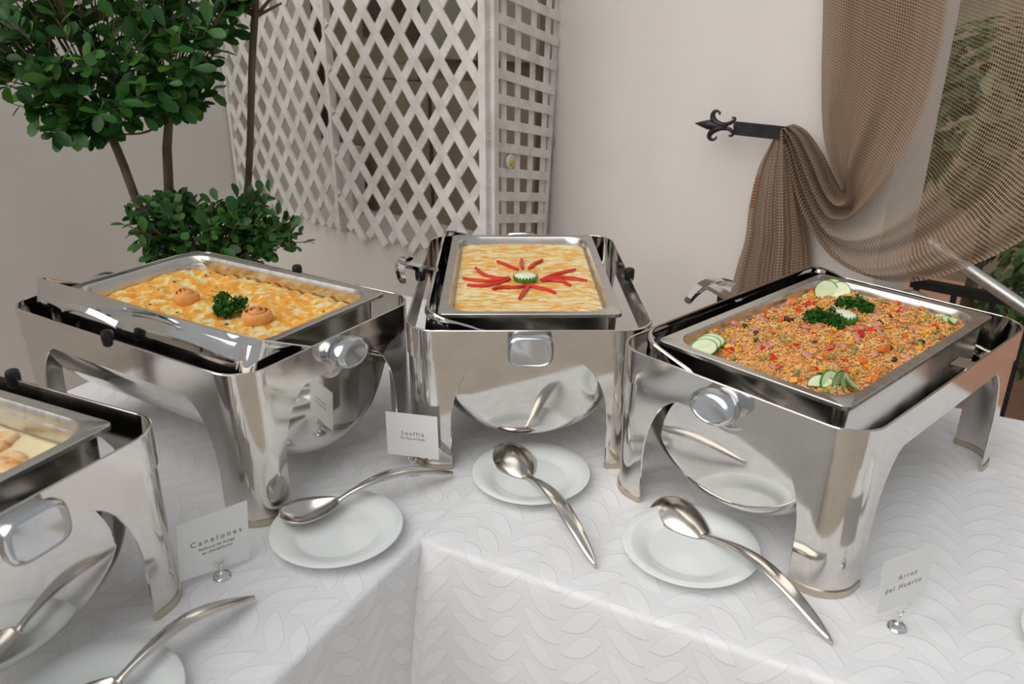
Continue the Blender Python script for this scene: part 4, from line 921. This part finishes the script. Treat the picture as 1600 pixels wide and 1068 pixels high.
# ------------------------------------------------------------------ plates, spoons, cards
PLV = lathe([(.055, .0), (.060, .0), (.063, .0035), (.082, .010), (.1035, .0165), (.105, .018), (.1040, .0192), (.084, .0130), (.071, .0095), (.066, .0062), (.060, .0054), (.02, .0052), (.001, .0052)], 64)
pm = cached('plate', lambda: PLV, 'porcelain', 'all')
plates = [('round white plate in front of the dish with the shrub behind, spoon across it', -.277, 1.080), ('round white plate in front of the corner chafing dish', .035, 1.247), ('round white plate in front of the rice dish', .277, 1.040), ('round white plate in front of the creamy sauce dish', -.497, .726), ('white plate at the cloth edge beyond the Arroz card', .782, .822)]
for lb, x, y in plates: tag(obj('serving_plate', pm, None, loc=(x, y, TZ + .001)), lb, 'plate', 'white serving plates')
def spoon_mesh(BL=.098, BW=.033, HL=.215, arch=.030, th=.0018, flip=False):
    mb = MB(); v, f = [], []; nu, nv = 22, 12                     # bowl, x along the spoon, tip at x=0
    def bowl(u, w): 
        x = BL * u; prof = (math.sin(PI * min(1, u ** .72 * .985 + .006))) ** .62; hw = BW * prof + .0035 * u ** 4
        d = .020 * (prof ** 1.3) * (1 - w * w); rise = .004 + .004 * (1 - u) ** 2
        return (x, hw * w, .0005 + d * 1.05) if flip else (x, hw * w, rise - d + .0175)
    for top in (1, 0):
        for i in range(nu + 1):
            for j in range(nv + 1):
                x, y, z = bowl(i / nu, -1 + 2 * j / nv); v.append((x, y, z + (th if top else 0)))
    S = (nu + 1) * (nv + 1)
    for i in range(nu):
        for j in range(nv):
            k = i * (nv + 1) + j; f.append((k, k + nv + 1, k + nv + 2, k + 1)); f.append((k + S + 1, k + S + nv + 2, k + S + nv + 1, k + S))
        for j, rv in ((0, 0), (nv, 1)):
            k = i * (nv + 1) + j; q = (k, k + S, k + nv + 1 + S, k + nv + 1); f.append(tuple(reversed(q)) if rv else q)
    for i in (0, nu):
        for j in range(nv): k = i * (nv + 1) + j; q = (k, k + 1, k + S + 1, k + S); f.append(q if i == 0 else tuple(reversed(q)))
    mb.add(v, f); v, f = [], []; n = 30
    for i in range(n + 1):
        t = i / n; x = BL - .004 + HL * t; z = (.0030 if flip else .0205) + arch * math.sin(PI * min(1, t * 1.0)) ** 1.0 * (1 - .15 * t) - (.005 if flip else .0185) * t
        hw = .0058 + .0078 * math.sin(PI * min(1, max(0, (t - .10) / .95))) ** 1.2; 
        if t > .86: hw *= max(.12, math.sqrt(max(0, 1 - ((t - .86) / .142) ** 2)))
        hh = .0038 + .0010 * math.sin(PI * t)
        for k in range(10): a = 2 * PI * k / 10; v.append((x, hw * math.cos(a), z + hh * math.sin(a)))
    for i in range(n):
        for k in range(10): f.append((i * 10 + k, i * 10 + (k + 1) % 10, (i + 1) * 10 + (k + 1) % 10, (i + 1) * 10 + k))
    f.append(tuple(range(9, -1, -1))); f.append(tuple(n * 10 + k for k in range(10)))
    mb.add(v, f); return mb.vf()
def spoon(label, a, b, arch=.030, lift=.0065, flip=False):
    a = Vector(a); b = Vector(b); Lg = (b - a).length; BL = .098 * Lg / .31; d = (b - a) / Lg
    o = obj('serving_spoon', spoon_mesh(BL, .0345 * Lg / .31, Lg - BL + .004, arch, flip=flip), 'spoon', smooth='all', loc=(a.x, a.y, TZ + lift)); o.rotation_euler = (0, 0, math.atan2(d.y, d.x))
    return tag(o, label, 'serving spoon', 'long serving spoons')
def bz(px, py, z): p = at_z(px, py, TZ + z); return (p.x, p.y)
spoon('long steel serving spoon whose handle reaches the Souffle card', bz(438, 815, .022), bz(708, 741, .006))
spoon('long steel serving spoon on the plate before the corner chafing dish', bz(784, 686, .022), bz(931, 884, .006), .034, flip=True)
spoon('long steel serving spoon on the plate before the rice dish', bz(1032, 770, .022), bz(1301, 1003, .006), .034, flip=True)
s4t = Vector(bz(398, 933, .008)); s4d = (Vector(bz(165, 1068, .035)) - s4t).normalized()
spoon('long steel serving spoon on the plate before the creamy sauce dish', tuple(s4t + s4d * .30), tuple(s4t))
def text(s, size, sp, parent, m4, mat='ink', name='lettering'):
    cu = bpy.data.curves.new('t', 'FONT'); cu.body = s; cu.size = size; cu.space_character = sp; cu.align_x = 'CENTER'; cu.extrude = 0.00004; cu.resolution_u = 3
    o = bpy.data.objects.new('t', cu); C.objects.link(o); bpy.context.view_layer.update()
    me = bpy.data.meshes.new_from_object(o.evaluated_get(bpy.context.evaluated_depsgraph_get())); bpy.data.objects.remove(o)
    me.materials.clear(); me.materials.append(M[mat]); q = bpy.data.objects.new(name, me); C.objects.link(q); q.parent = parent; q.matrix_local = m4; return q
def card(label, base_px, tl, trr, brr, bll, lines, hx):
    b = at_z(base_px[0], base_px[1], TZ); hs = thing('card_holder', 'small chrome card stand holding the ' + label[0], 'card holder', (b.x, b.y, TZ), 0, 'chrome card stands')
    obj('base', cached('card_base', lambda: lathe([(.0125, 0), (.0130, .0015), (.0120, .003), (.0105, .0032), (.0102, .0050), (.0085, .0055), (.0078, .0072), (.0055, .0078), (.0035, .0095)], 28), 'chrome'), None, hs)
    obj('post', cached('card_post', lambda: lathe([(.0026, .009), (.0024, .018), (.0030, .0185), (.0028, .021)], 14), 'chrome'), None, hs)
    # card plane: passes just behind the post, spanned by the pixel corners
    e0 = at_z((bll[0] + brr[0]) / 2, (bll[1] + brr[1]) / 2, TZ + .014)
    yaw = hx; r = Vector((math.cos(yaw), math.sin(yaw), 0)); n = Vector((r.y, -r.x, 0))
    if n.y > 0: n = -n
    O = Vector((b.x, b.y, 0)) - n * .0032; D = n.dot(O)
    cs = [on_plane(p[0], p[1], n, D) for p in (bll, brr, trr, tl)]
    tl_ = .0005
    t = thing('place_card', label[1], 'place card', Vector((b.x, b.y, TZ)), 0, None)
    v = [c - t.location for c in cs] + [c - t.location - n * tl_ for c in cs]
    obj('card_sheet', (v, [(0, 1, 2, 3), (7, 6, 5, 4), (0, 4, 5, 1), (1, 5, 6, 2), (2, 6, 7, 3), (3, 7, 4, 0)]), 'card', t, smooth=False)
    X = ((cs[1] - cs[0]) + (cs[2] - cs[3])).normalized(); ctr = sum(cs, Vector()) / 4; Yv = n.cross(X); Yv = Yv if Yv.z > 0 else -Yv
    for s, size, sp, dy, dx in lines:
        p = ctr + X * dx + Yv * dy + n * .0002 - t.location
        text(s, size, sp, t, Matrix(((X.x, Yv.x, n.x, p.x), (X.y, Yv.y, n.y, p.y), (X.z, Yv.z, n.z, p.z), (0, 0, 0, 1))))
    for sx in (-1, 1):
        pts = [Vector((0, 0, .0195)), r * (.003 * sx) + Z3 * .022 + n * .001, r * (.006 * sx) + Z3 * .027 + n * .0015, r * (.0075 * sx) + Z3 * .0305 + n * .0015]
        obj('prong', tube(catmull(pts, 8)[0], [.0017, .0016, .0015, .0015, .0015, .0017, .0018, .0012], 8), 'chrome', hs, smooth='all')
card(('Souffle card', 'white card printed Soufflé standing by the corner chafing dish leg'), (646, 737), (602, 642), (683, 651), (686, 718), (606, 708), [('Soufflé', .0108, 1.45, .0, .001), ('De Yuca al Gratin', .0066, 1.0, -.0085, .001)], -0.28)
card(('Canelones card', 'white card printed Canelones standing beside the creamy sauce dish'), (347, 900), (275, 822), (386, 781), (390, 872), (281, 909), [('Canelones', .0122, 1.5, .002, .004), ('Rellenos de Acelga', .0066, 1.05, -.0075, .004), ('en champiñones', .0066, 1.05, -.0150, .004)], 0.70)
card(('Arroz card', 'white card printed Arroz del Huerto standing in front of the rice dish'), (1401, 980), (1382, 879), (1463, 849), (1445, 930), (1369, 961), [('Arroz', .0112, 1.4, .004, .002), ('del Huerto', .0112, 1.4, -.012, -.002)], 0.46)
